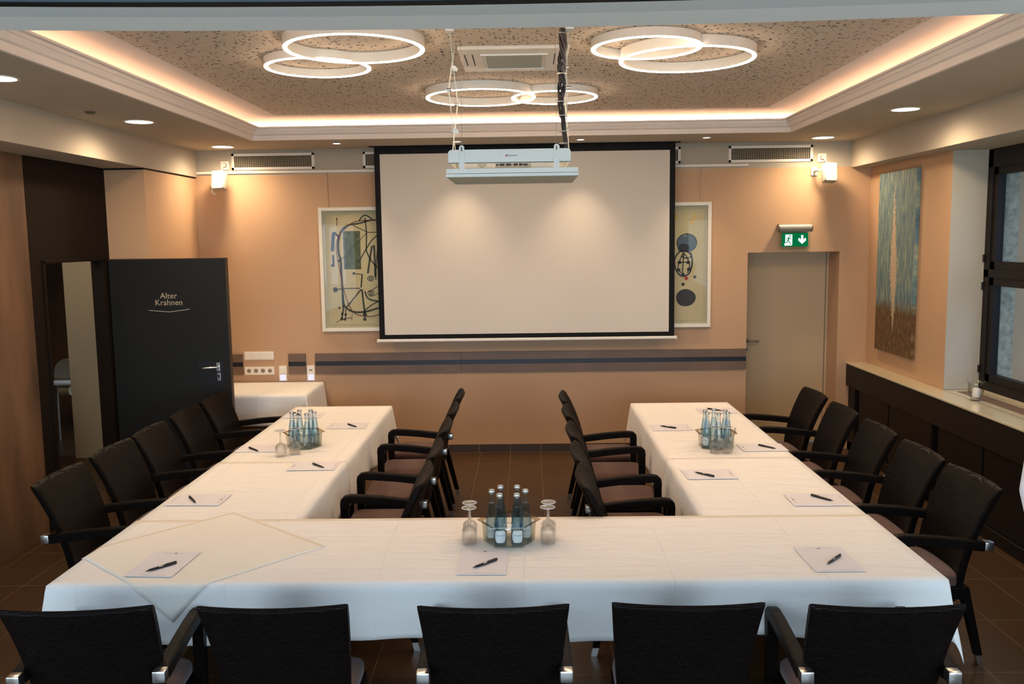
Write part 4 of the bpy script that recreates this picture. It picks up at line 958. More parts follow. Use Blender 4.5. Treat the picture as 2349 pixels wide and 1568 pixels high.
def cloth(name, x0, x1, y0, y1, z, drops, label, seed=0, step=.045, lift=None, wav=1.):
    """drops: (left, right, front, back) hang lengths"""
    dl, dr, df, db = drops
    def axis(a, b, d0, d1):
        n = max(2, int((b-a)/step)); v = [a+(b-a)*k/n for k in range(n+1)]
        lo = [a-d0*(1-k/10) for k in range(10)] if d0 > 0 else []
        hi = [b+d1*(k+1)/10 for k in range(10)] if d1 > 0 else []
        return lo+v+hi
    X, Y = axis(x0, x1, dl, dr), axis(y0, y1, df, db)
    rows = []
    for yy in Y:
        row = []
        for xx in X:
            cx, cy = min(max(xx, x0), x1), min(max(yy, y0), y1); ex, ey = xx-cx, yy-cy
            e = math.hypot(ex, ey)
            if e < 1e-9:
                zz = z
                edge = min(xx-x0 if dl else 9, x1-xx if dr else 9, yy-y0 if df else 9, y1-yy if db else 9)
                zz += .0012*noise.noise((xx*2.2+seed, yy*5, seed)) if edge > .03 else 0
                if lift: zz = max(zz, lift(xx, yy))
                row.append((xx, yy, zz)); continue
            dx, dy = ex/e, ey/e; s = (xx if abs(ey) > abs(ex) else yy)
            corner = abs(ex) > 1e-9 and abs(ey) > 1e-9
            q = e/.25
            out = .006 + .010*q + wav*.016*q*(.5+.5*math.sin(s*9.5+seed*2.1+1.5*noise.noise((s*1.5, seed, 0)))) + wav*.01*q*noise.noise((s*5, seed+3, 0))
            cw = 2*abs(dx*dy) if corner else 0
            out = out*(1-.5*cw) + .15*e*cw
            out = max(out, .004)
            hang = e*(1+ (.05*math.sin(s*4.3+seed) + .06*noise.noise((s*1.1, seed, 5)))*(1-cw))
            row.append((cx+dx*out, cy+dy*out, z-hang+.003*math.exp(-e/.01)))
        rows.append(row)
    b = MB(); b.quadgrid(rows)
    o = b.build(name, 'cloth', smooth='all')
    md = o.modifiers.new('hem', 'SOLIDIFY'); md.thickness = .0015; md.offset = -1
    return tag(o, label, 'tablecloth', group='white tablecloths')
cloth('tablecloth', GX[0], GX[1], 3.50, 4.36, .7535, (.24, .24, .235, 0), 'large white tablecloth over the front table row nearest the camera', 1, wav=1.4)
cloth('tablecloth', -2.0, -1.172, 4.34, 5.56, .7505, (.24, .27, 0, 0), 'white tablecloth on the left arm, near half', 2)
cloth('tablecloth', -2.0, -1.172, 5.50, 7.49, .7475, (.24, .27, 0, .27), 'white tablecloth on the left arm, far half', 4)
cloth('tablecloth', .876, 1.698, 4.34, 5.56, .7505, (.27, .24, 0, 0), 'white tablecloth on the right arm, near half', 5)
cloth('tablecloth', .876, 1.698, 5.50, 7.49, .7475, (.27, .24, 0, .27), 'white tablecloth on the right arm, far half', 7)
cloth('tablecloth', -3.16, -2.068, 8.09, 8.838, .7500, (.26, .29, .30, 0), 'white tablecloth on the small side table at the back wall', 9, wav=1.3)
# back drop of the front cloth between the arms
def inner_flap():
    rows = []
    for k in range(12):
        e = .25*k/11; row = []
        for i in range(60):
            x = -1.12+1.95*i/59; row.append((x, 4.362+.004+.01*(e/.25)*(1+math.sin(x*11)), .7525-e))
        rows.append(row)
    b = MB(); b.quadgrid(rows); o = b.build('cloth_flap', 'cloth', bpy.data.objects['tablecloth'], smooth='all')
    md = o.modifiers.new('hem', 'SOLIDIFY'); md.thickness = .0015
inner_flap()
def overlay():
    T = Vector((-1.475, 3.345)); a = R(48.5); u = Vector((math.cos(a), math.sin(a))); v = Vector((-math.sin(a), math.cos(a)))
    N = 36; L = .8; rows = []
    for j in range(N+1):
        row = []
        for i in range(N+1):
            p = T+u*(L*i/N)+v*(L*j/N); z = .7560+.0008*noise.noise((p.x*6, p.y*6, 2))
            y, x = p.y, p.x; dz = 0
            if y < 3.50: dz = 3.50-y; y = 3.484-.05*dz
            if x < -2.005: dz = -2.005-x; x = -2.016
            row.append((x, y, z-dz+(.0008 if dz == 0 else 0)))
        rows.append(row)
    b = MB(); b.quadgrid(rows); o = b.build('overlay_cloth', 'overlay', smooth='all')
    md = o.modifiers.new('hem', 'SOLIDIFY'); md.thickness = .001
    tag(o, 'square cream overlay cloth laid diagonally, one corner hanging over the front left edge', 'tablecloth')
overlay()

# ------------------------------------------------------------------ stationery
ZT = .7565
def notepads():
    t = thing('notepad', '', 'notepad', group='white writing pads on the tables')
    MB().box((-.105, -.1485, 0), (.105, .1485, .0018)).build('sheet', 'paper', t)
    pp = pm('pale_print', (.50, .47, .50), .7)
    for q in (-.062, .016): MB().box((q, .124, .0018), (q+.046, .127, .0021)).build('letterhead', pp, t)
    b = MB()
    pts = [(.011*math.cos(R(20*k)), .122+.008*math.sin(R(20*k))) for k in range(1, 9)]; pts2 = [(.006*math.cos(R(20*k)), .121+.004*math.sin(R(20*k))) for k in range(8, 0, -1)]
    b.prism(pts+pts2, (0, 0, .0018), (1, 0, 0), (0, 1, 0), (0, 0, .0003)); b.box((-.001, .118, .0018), (.003, .128, .0021)); b.build('emblem', 'printdark', t)
    b = MB(); b.box((-.075, -.137, .0018), (.075, -.1345, .0021)); b.box((-.05, -.1315, .0018), (.05, -.1303, .0021)); b.build('footer_print', pm('pale_footer', (.56, .53, .56), .7), t)
    pads = [(-1.607, 3.725, -3, 0, 'writing pad on the cream overlay at the front left seat'), (-.204, 3.730, -1, 0, 'writing pad in front of the front bottle tray'), (1.292, 3.735, 1, 0, 'writing pad at the front right seat'),
            (-1.815, 4.712, -91, .001, 'writing pad on the left arm, outer side, nearest the camera'), (-1.845, 5.94, -91, -.0035, 'writing pad on the left arm, outer side, beside the bottle tray'), (-1.83, 7.08, -91, -.0035, 'writing pad on the left arm, outer side, behind the bottle tray'),
            (-1.352, 5.43, 91, .001, 'writing pad on the left arm, inner side, in front of the bottle tray'), (-1.385, 6.66, 91, -.0035, 'writing pad on the left arm, inner side, beyond the bottle tray'),
            (1.068, 5.145, -89, .001, 'writing pad on the right arm, inner side, nearest the camera'), (1.055, 6.48, -89, -.0035, 'writing pad on the right arm, inner side, at the far end'),
            (1.528, 4.612, 89, .001, 'writing pad on the right arm, outer side, nearest the camera'), (1.556, 5.825, 90, -.0035, 'writing pad on the right arm, outer side, beside the bottle tray'), (1.525, 7.11, 90, -.0035, 'writing pad on the right arm, outer side, behind the bottle tray')]
    for i, (x, y, r, dz, lab) in enumerate(pads):
        o = t if i == 0 else dup(t, (0, 0, 0), 0, '')
        z = (.7605 if i == 0 else ZT) if i < 3 else .7545+dz-.0005
        o.location = (x, y, z); o.rotation_euler = (0, 0, R(r)); o['label'] = lab
    # pens, lying with the tip at the first point
    p = thing('pen', '', 'pen', group='black ballpoint pens on the pads')
    rot = Matrix.Rotation(R(90), 3, 'Y')
    MB().lathe([(0, -.070), (.0012, -.070), (.0022, -.062), (.0048, -.050), (.0056, -.02), (.0060, .03), (.0056, .062), (.0045, .069), (0, .070)], 14, (0, 0, .006), rot=rot).build('barrel', 'pen', p, smooth=True)
    b = MB(); b.box((.018, -.0022, .0105), (.068, .0022, .0135), .001); b.box((.062, -.0022, .008), (.068, .0022, .0125)); b.build('clip', 'pen', p)
    MB().box((-.012, -.0062, .0085), (.006, -.002, .0118), .001).build('barrel_glint', 'cap', p)  # small highlight on the barrel, painted as a silver patch
    pens = [((-1.640, 3.617), (-1.547, 3.723), 0), ((-.244, 3.645), (-.145, 3.741), 1), ((1.255, 3.650), (1.360, 3.768), 2), ((-1.80, 4.63), (-1.885, 4.754), 3), ((-1.827, 5.835), (-1.915, 5.927), 4), ((-1.85, 7.06), (-1.935, 7.17), 5),
            ((-1.259, 5.343), (-1.375, 5.466), 6), ((-1.286, 6.565), (-1.403, 6.699), 7), ((.986, 5.170), (1.078, 5.070), 8), ((.977, 6.517), (1.087, 6.420), 9), ((1.602, 4.560), (1.513, 4.683), 10), ((1.634, 5.753), (1.538, 5.870), 11), ((1.566, 7.063), (1.460, 7.161), 12)]
    for i, (a, c, k) in enumerate(pens):
        o = p if i == 0 else dup(p, (0, 0, 0), 0, '')
        pad = pads[k]; z = ((.7605 if k == 0 else ZT) if k < 3 else .7545+pad[3]-.0005) + .0021
        o.location = ((a[0]+c[0])/2, (a[1]+c[1])/2, z); o.rotation_euler = (0, 0, math.atan2(c[1]-a[1], c[0]-a[0])); o['label'] = 'black pen on the ' + pad[4].replace('writing ', '').replace('in front of', 'before')
notepads()

# ------------------------------------------------------------------ bottles, trays, glasses
def drinks():
    b0 = thing('water_bottle', '', 'bottle', group='water bottles in the hexagonal trays')
    outer = [(0, .003), (.020, .0), (.027, .003), (.0285, .012), (.0285, .085), (.0265, .105), (.0205, .145), (.0150, .182), (.0128, .200), (.0128, .222), (.0140, .224), (.0140, .229), (.0128, .231)]
    MB().lathe(outer, 24).build('glass_body', 'bottle', b0, smooth=True)
    MB().lathe([(0, .004), (.0255, .005), (.0268, .012), (.0268, .085), (.0248, .105), (.0190, .145), (.0140, .178), (0, .178)], 20).build('water', thin_glass('still_water', (.80, .88, .92), 1.15, .0, edge=(.60, .74, .84)), b0, smooth=True)
    MB().lathe([(0, .2405), (.0125, .2405), (.0148, .237), (.0155, .229), (.0145, .2275), (0, .2275)], 20).build('cap', 'cap', b0, smooth=True)
    # label: octagonal patch curved round the front (faces local -Y)
    def wrap(x, z, r=.0291): a = x/r; return (r*math.sin(a), -r*math.cos(a), z)
    b = MB(); rows = []
    for j in range(9):
        z = .018+.056*j/8; hw = .0275 if 2 <= j <= 6 else .0275-.009*(abs(j-4)-2)/2*1.0
        rows.append([wrap(-hw+2*hw*i/10, z) for i in range(11)])
    b.quadgrid(rows); lb = b.build('label', 'label', b0, smooth='all')
    t = text_bm('Tönissteiner', .0088, 0)
    for v in t.verts: v.co = Vector(wrap(v.co.x*.92, v.co.y+.052, .0294))
    b = MB(); b.merge(t); b.build('lettering', 'printdark', lb)
    t0 = thing('bottle_tray', '', 'tray', group='clear hexagonal bottle trays')
    def hexp(r, z): return [(r*math.cos(R(60*k)), r*math.sin(R(60*k)), z) for k in range(6)]
    b = MB(); b.quadgrid([hexp(.0, .001), hexp(.120, .001), hexp(.127, .098), hexp(.124, .098), hexp(.117, .004), hexp(0, .004)], closed_u=True)
    b.build('tray_body', 'acrylic', t0)
    b = MB(); b.quadgrid([hexp(.124, .098), hexp(.147, .104), hexp(.148, .101), hexp(.127, .0955)], closed_u=True); b.build('rim', thin_glass('tinted_acrylic_rim', (.86, .80, .70), 1.5, .05, edge=(.60, .50, .38)), t0)
    b = MB()
    for s in (-1,): b.tube([(-.017, -.126, .098), (-.017, -.128, .118), (-.010, -.128, .127), (.010, -.128, .127), (.017, -.128, .118), (.006, -.126, .095), (-.006, -.126, .095)], .0022, 6, closed=True)
    b.build('opener_loop', 'chrome', t0, smooth=True)
    g0 = thing('wine_glass', '', 'glass', group='upturned stemmed glasses')
    prof = [(.0335, 0), (.0350, .025), (.0352, .050), (.0340, .066), (.0270, .078), (.0120, .086), (.0065, .096), (.0046, .130), (.0055, .158), (.0120, .165), (.0330, .1685), (.0345, .170), (.0335, .1712), (0, .1705)]
    inner = [(.0, .084), (.011, .080), (.0250, .072), (.0325, .062), (.0340, .048), (.0338, .025), (.0325, 0), (.0335, 0)]
    MB().lathe(inner+prof[1:], 28).build('bowl_and_stem', 'realglass', g0, smooth=True)
    b = MB(); b.lathe([(.0325, .1690), (.0345, .1693), (.0350, .1702), (.0345, .1712), (.0325, .1713), (.0325, .1690)], 28); b.build('foot_rim', pm('bright_glass_rim', (.75, .76, .74), .15), g0, smooth=True)
    zt = [.7565, .7500, .7500]
    spots = [((-.097, 4.003), 0, zt[0], 'front table tray'), ((-1.553, 5.99), 2, zt[1], 'left arm tray'), ((1.257, 5.865), 30, zt[2], 'right arm tray')]
    labs = ['clear hexagonal bottle tray in the middle of the front table', 'clear hexagonal bottle tray on the left arm table', 'clear hexagonal bottle tray on the right arm table']
    pos = {0: 'at the right corner', 60: 'at the back right', 120: 'at the back left', 180: 'at the left corner', 240: 'at the front left', 300: 'at the front right'}
    pos30 = {0: 'at the right rear', 60: 'at the very back', 120: 'at the left rear', 180: 'at the left front', 240: 'at the very front', 300: 'at the right front'}
    first = True
    for i, ((cx, cy), rot, z, nm) in enumerate(spots):
        tr = t0 if i == 0 else dup(t0, (0, 0, 0), 0, '')
        tr.location = (cx, cy, z); tr.rotation_euler = (0, 0, R(rot if i < 2 else rot+60)); tr['label'] = labs[i]
        for k in range(0, 360, 60):
            o = b0 if first else dup(b0, (0, 0, 0), 0, ''); first = False
            a = R(k+rot); o.location = (cx+.078*math.cos(a), cy+.078*math.sin(a), z+.0045)
            face = {0: {0: 8, 60: 70, 120: -80, 180: -14, 240: 4, 300: 6}, 1: {}, 2: {}}[i].get(k, random.uniform(-80, 80))
            o.rotation_euler = (0, 0, R(face)); o['label'] = 'small blue-green water bottle %s of the %s' % ((pos if i < 2 else pos30)[k], nm)
    gl = [((-.279, 3.967), zt[0], 'upturned glass left of the front tray, the nearer one'), ((-.281, 4.045), zt[0], 'upturned glass left of the front tray, the farther one'), ((.083, 3.967), zt[0], 'upturned glass right of the front tray, the nearer one'), ((.089, 4.045), zt[0], 'upturned glass right of the front tray, the farther one'),
          ((-1.640, 5.72), zt[1], 'upturned glass at the left arm tray, standing further left'), ((-1.560, 5.775), zt[1], 'upturned glass close in front of the left arm tray'), ((1.215, 5.690), zt[2], 'upturned glass left in front of the right arm tray'), ((1.292, 5.690), zt[2], 'upturned glass right in front of the right arm tray')]
    for i, ((x, y), z, lab) in enumerate(gl):
        o = g0 if i == 0 else dup(g0, (0, 0, 0), 0, '')
        o.location = (x, y, z+.0008); o['label'] = lab
drinks()

# ------------------------------------------------------------------ chairs
def chair_proto(arms):
    t = thing('armchair' if arms else 'side_chair', '', 'chair')
    # backrest: slab curved in plan and leaning back
    def yc(z): u = (z-.40)/.50; return -.195-.035*u-.125*u*u
    def hw(z): return .212+.038*(z-.40)/.50
    NX, NZ, th = 14, 12, .042
    front, back = [], []
    zs = [.40+.495*k/NZ for k in range(NZ+1)]
    def pt(i, z, s, inset=0):
        u = -1+2*i/NX; x = u*(hw(z)-inset); y = yc(z)+.030*u*u
        return (x, y+s, z)
    rows = []
    prof = []          # closed loop round the slab thickness for each column
    loop = [(z, th/2) for z in zs[:-1]] + [(.896, th/2-.002), (.906, th/2-.012), (.910, 0), (.906, -th/2+.012), (.896, -th/2+.002)] + [(z, -th/2) for z in reversed(zs[:-1])]
    cols = []
    for i in range(NX+1):
        cols.append([pt(i, z, s) for z, s in loop])
    # rounded vertical edges
    def shrink(col, dx, k): return [(p[0]+dx, p[1]*1, p[2]) for p in col]
    el, er = [], []
    cen = lambda i: [(pt(i, z, 0)) for z, s in loop]
    lft = [(c[0]-.010, c[1]+(p[1]-c[1])*.6, p[2]) for c, p in zip(cen(0), cols[0])]; rgt = [(c[0]+.010, c[1]+(p[1]-c[1])*.6, p[2]) for c, p in zip(cen(NX), cols[-1])]
    cols = [lft]+cols+[rgt]
    b = MB(); V = b.quadgrid(cols, closed_u=True)
    b.bm.faces.new(V[0]); b.bm.faces.new(V[-1][::-1])
    b.build('backrest', 'wicker', t, smooth=True)
    b = MB(); b.box((-.225, -.20, .335), (.225, .205, .405), .012); b.build('seat_frame', 'wicker', t)
    # cushion with rounded corners and crown
    b = MB(); rows = []
    n = 16
    outl = []
    for (cx, cy, a0) in ((.165, .165, 0), (-.165, .165, 90), (-.165, -.135, 180), (.165, -.135, 270)):
        for k in range(5): a = R(a0+90*k/4); outl.append((cx+.055*math.cos(a), cy+.055*math.sin(a)))
    for sc, z in ((.97, .403), (1.0, .412), (1.0, .440), (.985, .452), (.93, .459), (.6, .466), (.001, .468)): rows.append([(p[0]*sc, (p[1]-.015)*sc+.015, z) for p in outl])
    b.quadgrid(rows, closed_u=True); b.build('seat_cushion', 'cushion', t, smooth='all')
    def leg(pts, w0, w1, foot_to):
        b = MB(); (a, c) = pts
        a, c = Vector(a), Vector(c); rr = []
        for q, w in ((a, w0), (c, w1)):
            rr.append([(q.x-w/2, q.y-w/2, q.z), (q.x+w/2, q.y-w/2, q.z), (q.x+w/2, q.y+w/2, q.z), (q.x-w/2, q.y+w/2, q.z)])
        V = b.quadgrid(rr, closed_u=True); b.bm.faces.new(V[0][::-1]); b.bm.faces.new(V[-1])
        o = b.build('leg', 'wicker', t)
        d = (c-a).normalized(); e = c+d*(c.z/-d.z) if d.z < 0 else c
        b = MB(); w = w1*.92; rr = []
        for q in (c, Vector((e.x, e.y, 0))): rr.append([(q.x-w/2, q.y-w/2, q.z), (q.x+w/2, q.y-w/2, q.z), (q.x+w/2, q.y+w/2, q.z), (q.x-w/2, q.y+w/2, q.z)])
        V = b.quadgrid(rr, closed_u=True); b.bm.faces.new(V[0][::-1]); b.bm.faces.new(V[-1]); b.build('foot_cap', 'chrome', o)
    xs = .2 if not arms else .2
    for s in (-1, 1):
        leg(((s*.200, -.19, .40), (s*.208, -.275, .045)), .044, .034, 0)
        if arms: leg(((s*.252, .185, .645), (s*.250, .190, .045)), .046, .036, 0)
        else: leg(((s*.200, .175, .37), (s*.203, .180, .045)), .044, .036, 0)
    if arms:
        for s in (-1, 1):
            b = MB(); path = [(-.255, .649), (-.18, .658), (-.05, .674), (.08, .685), (.15, .687), (.185, .681), (.205, .662), (.209, .632), (.206, .595)]
            rows = []; hh = .046
            for i, (y, z) in enumerate(path):
                p0, p1 = path[max(i-1, 0)], path[min(i+1, len(path)-1)]; d = Vector((p1[0]-p0[0], p1[1]-p0[1])).normalized(); n = Vector((-d.y, d.x))
                tw = hh/2; a = (y+n.x*0, z+n.y*0); c = (y-n.x*hh, z-n.y*hh); w = .024
                rows.append([(s*.252-w, a[0], a[1]-.006*abs(n.y)), (s*.252-w+.007, a[0], a[1]), (s*.252+w-.007, a[0], a[1]), (s*.252+w, a[0], a[1]-.006*abs(n.y)), (s*.252+w, c[0], c[1]), (s*.252-w, c[0], c[1])])
            V = b.quadgrid(rows, closed_u=True); b.bm.faces.new(V[0]); b.bm.faces.new(V[-1][::-1]); ar = b.build('armrest', 'wicker', t)
            MB().box((s*.252-.0235, -.298, .603), (s*.252+.0235, -.253, .649), .006).build('end_cap', 'chrome', ar, smooth=True)
            MB().box((min(s*.19, s*.255), -.13, .345), (max(s*.19, s*.255), .16, .39)).build('side_rail', 'wicker', t)
    return t
arm0, side0 = chair_proto(True), chair_proto(False)
used = {}
def place(kind, x, y, rz, label, group):
    p = arm0 if kind else side0
    if kind not in used: o = p; used[kind] = 1
    else: o = dup(p, (0, 0, 0), 0, '')
    o.location = (x, y, 0); o.rotation_euler = (0, 0, R(rz)); o['label'] = label; o['group'] = group
G = 'dark woven chairs around the tables'
A, S_ = 'woven armchair with steel arm ends', 'woven chair without armrests'
for k, x, y, rz, lab in ((1, -1.594, 3.243, 4, A+', front row, far left, at the picture edge'), (0, -.898, 3.253, 1, S_+', front row, second from left'), (1, -.134, 3.243, 1, A+', front row centre'), (0, .545, 3.253, -1, S_+', front row, second from right'), (1, 1.214, 3.228, -1, A+', front row, far right')):
    place(k, x, y, rz, lab, G)
ordn = ['nearest the camera', 'second from the camera', 'third from the camera', 'fourth from the camera', 'farthest from the camera']
for i, (k, y, rz) in enumerate(((1, 4.72, -90), (0, 5.34, -91), (1, 5.90, -89), (0, 6.52, -90), (1, 7.12, -91))): place(k, -2.262, y, rz, (A if k else S_)+', left outer side, '+ordn[i], G)
for i, (k, y, rz) in enumerate(((1, 4.50, 91), (0, 5.09, 90), (1, 5.72, 89), (0, 6.37, 90), (1, 7.03, 91))): place(k, 1.968, y, rz, (A if k else S_)+', right outer side, '+ordn[i], G)
for i, (k, y, rz) in enumerate(((0, 4.68, 91), (1, 5.27, 90), (0, 5.94, 91), (1, 6.56, 90), (0, 7.16, 90))): place(k, -.892, y, rz, (A if k else S_)+', inner left row, '+ordn[i], G)
for i, (k, y, rz) in enumerate(((0, 4.605, -91), (1, 5.15, -90), (0, 5.77, -90), (1, 6.41, -90), (0, 7.00, -90))): place(k, .614, y, rz, (A if k else S_)+', inner right row, '+ordn[i], G)

# ------------------------------------------------------------------ corridor seat
def corridor_seat():
    t = thing('high_chair', 'pale high chair with tray seen dimly through the open doorway', 'high chair', (-5.04, 9.45, 0))
    rows = []
    b = MB(); pl = pm('grey_plastic', (.30, .27, .22), .6)
    pts = [(-.16, .70)]+[(-.02+.14*math.cos(R(180-15*k)), .76+.16*math.sin(R(180-15*k))) for k in range(13)]+[(.16, .70)]
    b.prism(pts, (0, .10, 0), (1, 0, 0), (0, 0, 1), (0, .03, 0)); b.build('backrest', pl, t)
    MB().box((-.17, -.12, .66), (.17, .12, .69), .01).build('tray', 'white', t)
    b = MB(); b.tube([(-.04, -.02, .60), (.08, -.02, .60)], .06, 16); b.build('seat', pm('beige_plastic', (.42, .36, .2), .6), t)
    for sx in (-1, 1):
        for sy in (-1, 1):
            b = MB(); b.tube([(sx*.13, sy*.08, .66), (sx*.18, sy*.16, 0)], .013, 8); b.build('leg', 'greysteel', t)
corridor_seat()

# ------------------------------------------------------------------ person at the right edge
def person():
    px, py = 2.52, 3.86
    t = thing('person', 'person in a white long shirt standing at the right picture edge, only the sleeve showing', 'person', (px, py, 0))
    def blend(name, b, mat, voxel, smooth=4):
        """fuse overlapping volumes into one continuous skin"""
        o = b.build(name, mat, None)
        r = o.modifiers.new('fuse', 'REMESH'); r.mode = 'VOXEL'; r.voxel_size = voxel
        m_ = o.modifiers.new('soften', 'SMOOTH'); m_.iterations = smooth; m_.factor = .5
        dg = bpy.context.evaluated_depsgraph_get(); dg.update()
        m2 = bpy.data.meshes.new_from_object(o.evaluated_get(dg)); old = o.data
        o.modifiers.clear(); o.data = m2; bpy.data.meshes.remove(old); m2.name = name
        m2.polygons.foreach_set('use_smooth', [True]*len(m2.polygons)); o.parent = t
        return o
    def loft(b, rings, n=20):
        rows = [[(cx+rx*math.cos(2*PI*k/n), cy+ry*math.sin(2*PI*k/n), z) for k in range(n)] for cx, cy, z, rx, ry in rings]
        V = b.quadgrid(rows, closed_u=True); b.bm.faces.new(V[0][::-1]); b.bm.faces.new(V[-1])
    L = lambda x, y, z: (x-px, y-py, z)
    sh, el, wr, hd = L(2.350, 3.85, 1.355), L(2.150, 3.71, 1.050), L(2.200, 3.625, .80), L(2.207, 3.612, .745)
    sh2, el2, wr2, hd2 = (.170, 0, 1.355), (.235, .03, 1.07), (.235, -.07, .82), (.235, -.080, .765)
    # body: one surface from head to ankles, facing the camera side of the room
    b = MB()
    loft(b, [(0, -.005, 1.50, .035, .045), (0, -.012, 1.535, .058, .075), (0, -.015, 1.575, .068, .092), (0, -.01, 1.63, .076, .100), (0, -.003, 1.685, .077, .100), (0, .002, 1.73, .064, .084), (0, .004, 1.755, .030, .045)])
    b.tube([(0, .015, 1.40), (0, .012, 1.54)], [.062, .054], 14)
    loft(b, [(0, 0, .86, .150, .11), (0, 0, .95, .158, .115), (0, 0, 1.10, .138, .10), (0, 0, 1.25, .158, .11), (0, 0, 1.38, .160, .095), (0, .005, 1.44, .09, .07)])
    for S, E_, W_, H_ in ((sh, el, wr, hd), (sh2, el2, wr2, hd2)):
        b.tube([S, tuple((a+c)/2 for a, c in zip(S, E_)), E_, tuple((a+c)/2 for a, c in zip(E_, W_)), W_], [.056, .048, .040, .038, .027], 14)
        sgn = 1 if S[0] < 0 else -1
        b.tube([W_, (H_[0], H_[1], H_[2]+.01)], [.027, .022], 12)
        loft(b, [(H_[0], H_[1], H_[2]+.05, .024, .018), (H_[0], H_[1], H_[2]+.01, .038, .017), (H_[0], H_[1], H_[2]-.035, .040, .015)], 14)
        for dx, ln in ((-.029, .062), (-.010, .074), (.010, .070), (.029, .054)):
            b.tube([(H_[0]+dx, H_[1], H_[2]-.03), (H_[0]+dx*1.08, H_[1]-.006, H_[2]-.04-ln*.5), (H_[0]+dx*1.05, H_[1]-.022, H_[2]-.035-ln)], [.0095, .0088, .0072], 8)
        b.tube([(H_[0]+sgn*.030, H_[1]-.004, H_[2]+.015), (H_[0]+sgn*.050, H_[1]-.020, H_[2]-.015), (H_[0]+sgn*.052, H_[1]-.032, H_[2]-.048)], [.013, .011, .0085], 8)
    for q in (-1, 1):
        b.tube([(q*.085, 0, .90), (q*.10, 0, .70), (q*.10, .0, .48), (q*.10, .025, .30), (q*.10, .03, .07)], [.092, .080, .056, .052, .036], 16)
        b.tube([(q*.079, .005, 1.665), (q*.090, .016, 1.655), (q*.080, .010, 1.625)], [.009, .013, .007], 8)      # ears
    b.tube([(0, -.100, 1.668), (0, -.124, 1.634), (0, -.103, 1.622)], [.007, .0125, .008], 8)                       # nose
    b.tube([(-.020, -.096, 1.588), (0, -.103, 1.588), (.020, -.096, 1.588)], .0065, 8)
    body = blend('body', b, 'skin', .006, 3)
    b = MB()
    for q in (-1, 1): b.lathe([(0, -.0085), (.006, -.006), (.0085, 0), (.006, .006), (0, .0085)], 12, (q*.031, -.092, 1.662))
    b.build('eyes', pm('eye', (.10, .07, .05), .2), body, smooth='all')
    b = MB(); b.tube([(-.022, -.101, 1.588), (0, -.109, 1.587), (.022, -.101, 1.588)], [.002, .0055, .002], 8); b.build('mouth', pm('lips', (.42, .18, .15), .5), body, smooth='all')
    b = MB()
    for q in (-1, 1): b.tube([(q*.016, -.103, 1.688), (q*.032, -.104, 1.694), (q*.050, -.090, 1.688)], [.003, .0045, .002], 6)
    b.build('eyebrows', 'hair', body, smooth='all')
    b = MB()
    loft(b, [(0, .035, 1.60, .070, .072), (0, .030, 1.66, .084, .083), (0, .022, 1.70, .086, .094), (0, .006, 1.735, .081, .102), (0, .004, 1.765, .062, .080), (0, .004, 1.783, .030, .04)])
    blend('hair', b, 'hair', .008)
    # loose shirt: torso and both sleeves fused
    b = MB()
    loft(b, [(0, 0, .80, .192, .150), (0, 0, .95, .182, .142), (0, 0, 1.10, .172, .132), (0, 0, 1.25, .182, .134), (0, 0, 1.36, .178, .118), (0, .006, 1.43, .110, .088), (0, .01, 1.455, .070, .070)])
    mid = L(2.208, 3.745, 1.17)
    b.tube([sh, mid, el, L(2.155, 3.685, .96), L(2.166, 3.665, .89)], [.078, .082, .061, .052, .046], 18)
    b.tube([sh2, (.215, .02, 1.22), el2, (.236, .005, 1.0), (.236, -.025, .94)], [.080, .074, .064, .054, .047], 18)
    for S in (sh, sh2):
        b.lathe([(0, -.082), (.058, -.058), (.082, 0), (.062, .040), (.030, .056), (0, .060)], 16, S)
        b.tube([S, (S[0]*.5, S[1]*.5, 1.385), (0, .005, 1.40)], [.074, .078, .07], 14)
    blend('shirt', b, 'shirt', .012, 8)
    b = MB()
    loft(b, [(0, 0, .82, .170, .128), (0, 0, .98, .165, .122)])
    for q in (-1, 1): b.tube([(q*.080, 0, .90), (q*.10, 0, .68), (q*.10, .008, .45), (q*.10, .02, .10)], [.105, .094, .076, .070], 18)
    blend('trousers', b, 'trousers', .012)
    for q in (-1, 1):
        b = MB(); loft(b, [(q*.10, -.06, .0, .046, .135), (q*.10, -.06, .035, .050, .140), (q*.10, -.03, .065, .045, .105), (q*.10, .02, .10, .042, .055)])
        b.build('shoe', 'black', t, smooth='all')
person()

# ------------------------------------------------------------------ daylight and world
def world():
    w = bpy.data.worlds.new('World'); SC.world = w; w.use_nodes = True; nt = w.node_tree; nt.nodes.clear()
    out = nt.nodes.new('ShaderNodeOutputWorld'); bg = nt.nodes.new('ShaderNodeBackground')
    bg.inputs[0].default_value = (.50, .68, 1.0, 1); bg.inputs[1].default_value = 2.3
    nt.links.new(bg.outputs[0], out.inputs[0])
    def area(loc, rot, sx, sy, p, col):
        l = bpy.data.lights.new('daylight', 'AREA'); l.shape = 'RECTANGLE'; l.size = sx; l.size_y = sy; l.energy = p; l.color = col
        o = bpy.data.objects.new('daylight', l); COL.objects.link(o); o.location = loc; o.rotation_euler = rot
    DAY = (.68, .86, 1.0)
    area((0, -1.29, 1.6), (R(86), 0, 0), 5.6, 1.35, 125, DAY)                # through the rear window
    area((XL+.02, .6, 1.7), (R(90), 0, R(-90)), 3.0, 1.55, 22, DAY)           # through the left window
    area((XR-.02, .6, 1.7), (R(90), 0, R(90)), 3.0, 1.55, 22, DAY)            # through the near right window
    l = bpy.data.lights.new('corridor_fill', 'POINT'); l.energy = 14; l.color = (1, .85, .6); l.shadow_soft_size = .15  # unseen fill light added to brighten the beige corridor wall
    o = bpy.data.objects.new('corridor_fill', l); COL.objects.link(o); o.location = (-4.1, 7.3, 2.5)
world()

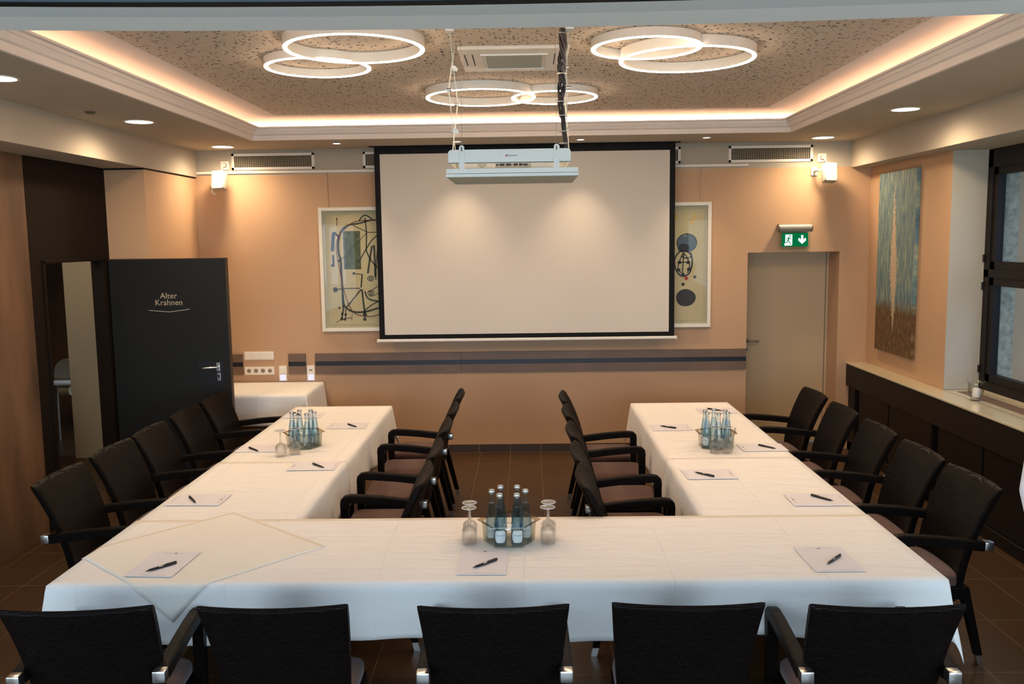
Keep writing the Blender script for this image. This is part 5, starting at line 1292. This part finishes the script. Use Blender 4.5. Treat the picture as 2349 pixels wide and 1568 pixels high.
SC.view_settings.view_transform = 'Standard'; SC.view_settings.look = 'None'; SC.view_settings.gamma = 1; SC.view_settings.use_curve_mapping = False
SC.view_settings.exposure = 0.52
SC.cycles.max_bounces = 10; SC.cycles.diffuse_bounces = 5; SC.cycles.transparent_max_bounces = 24; SC.cycles.glossy_bounces = 4
SC.cycles.use_denoising = True
SC.cycles.sample_clamp_indirect = 4.0
SC.cycles.caustics_reflective = False; SC.cycles.caustics_refractive = False
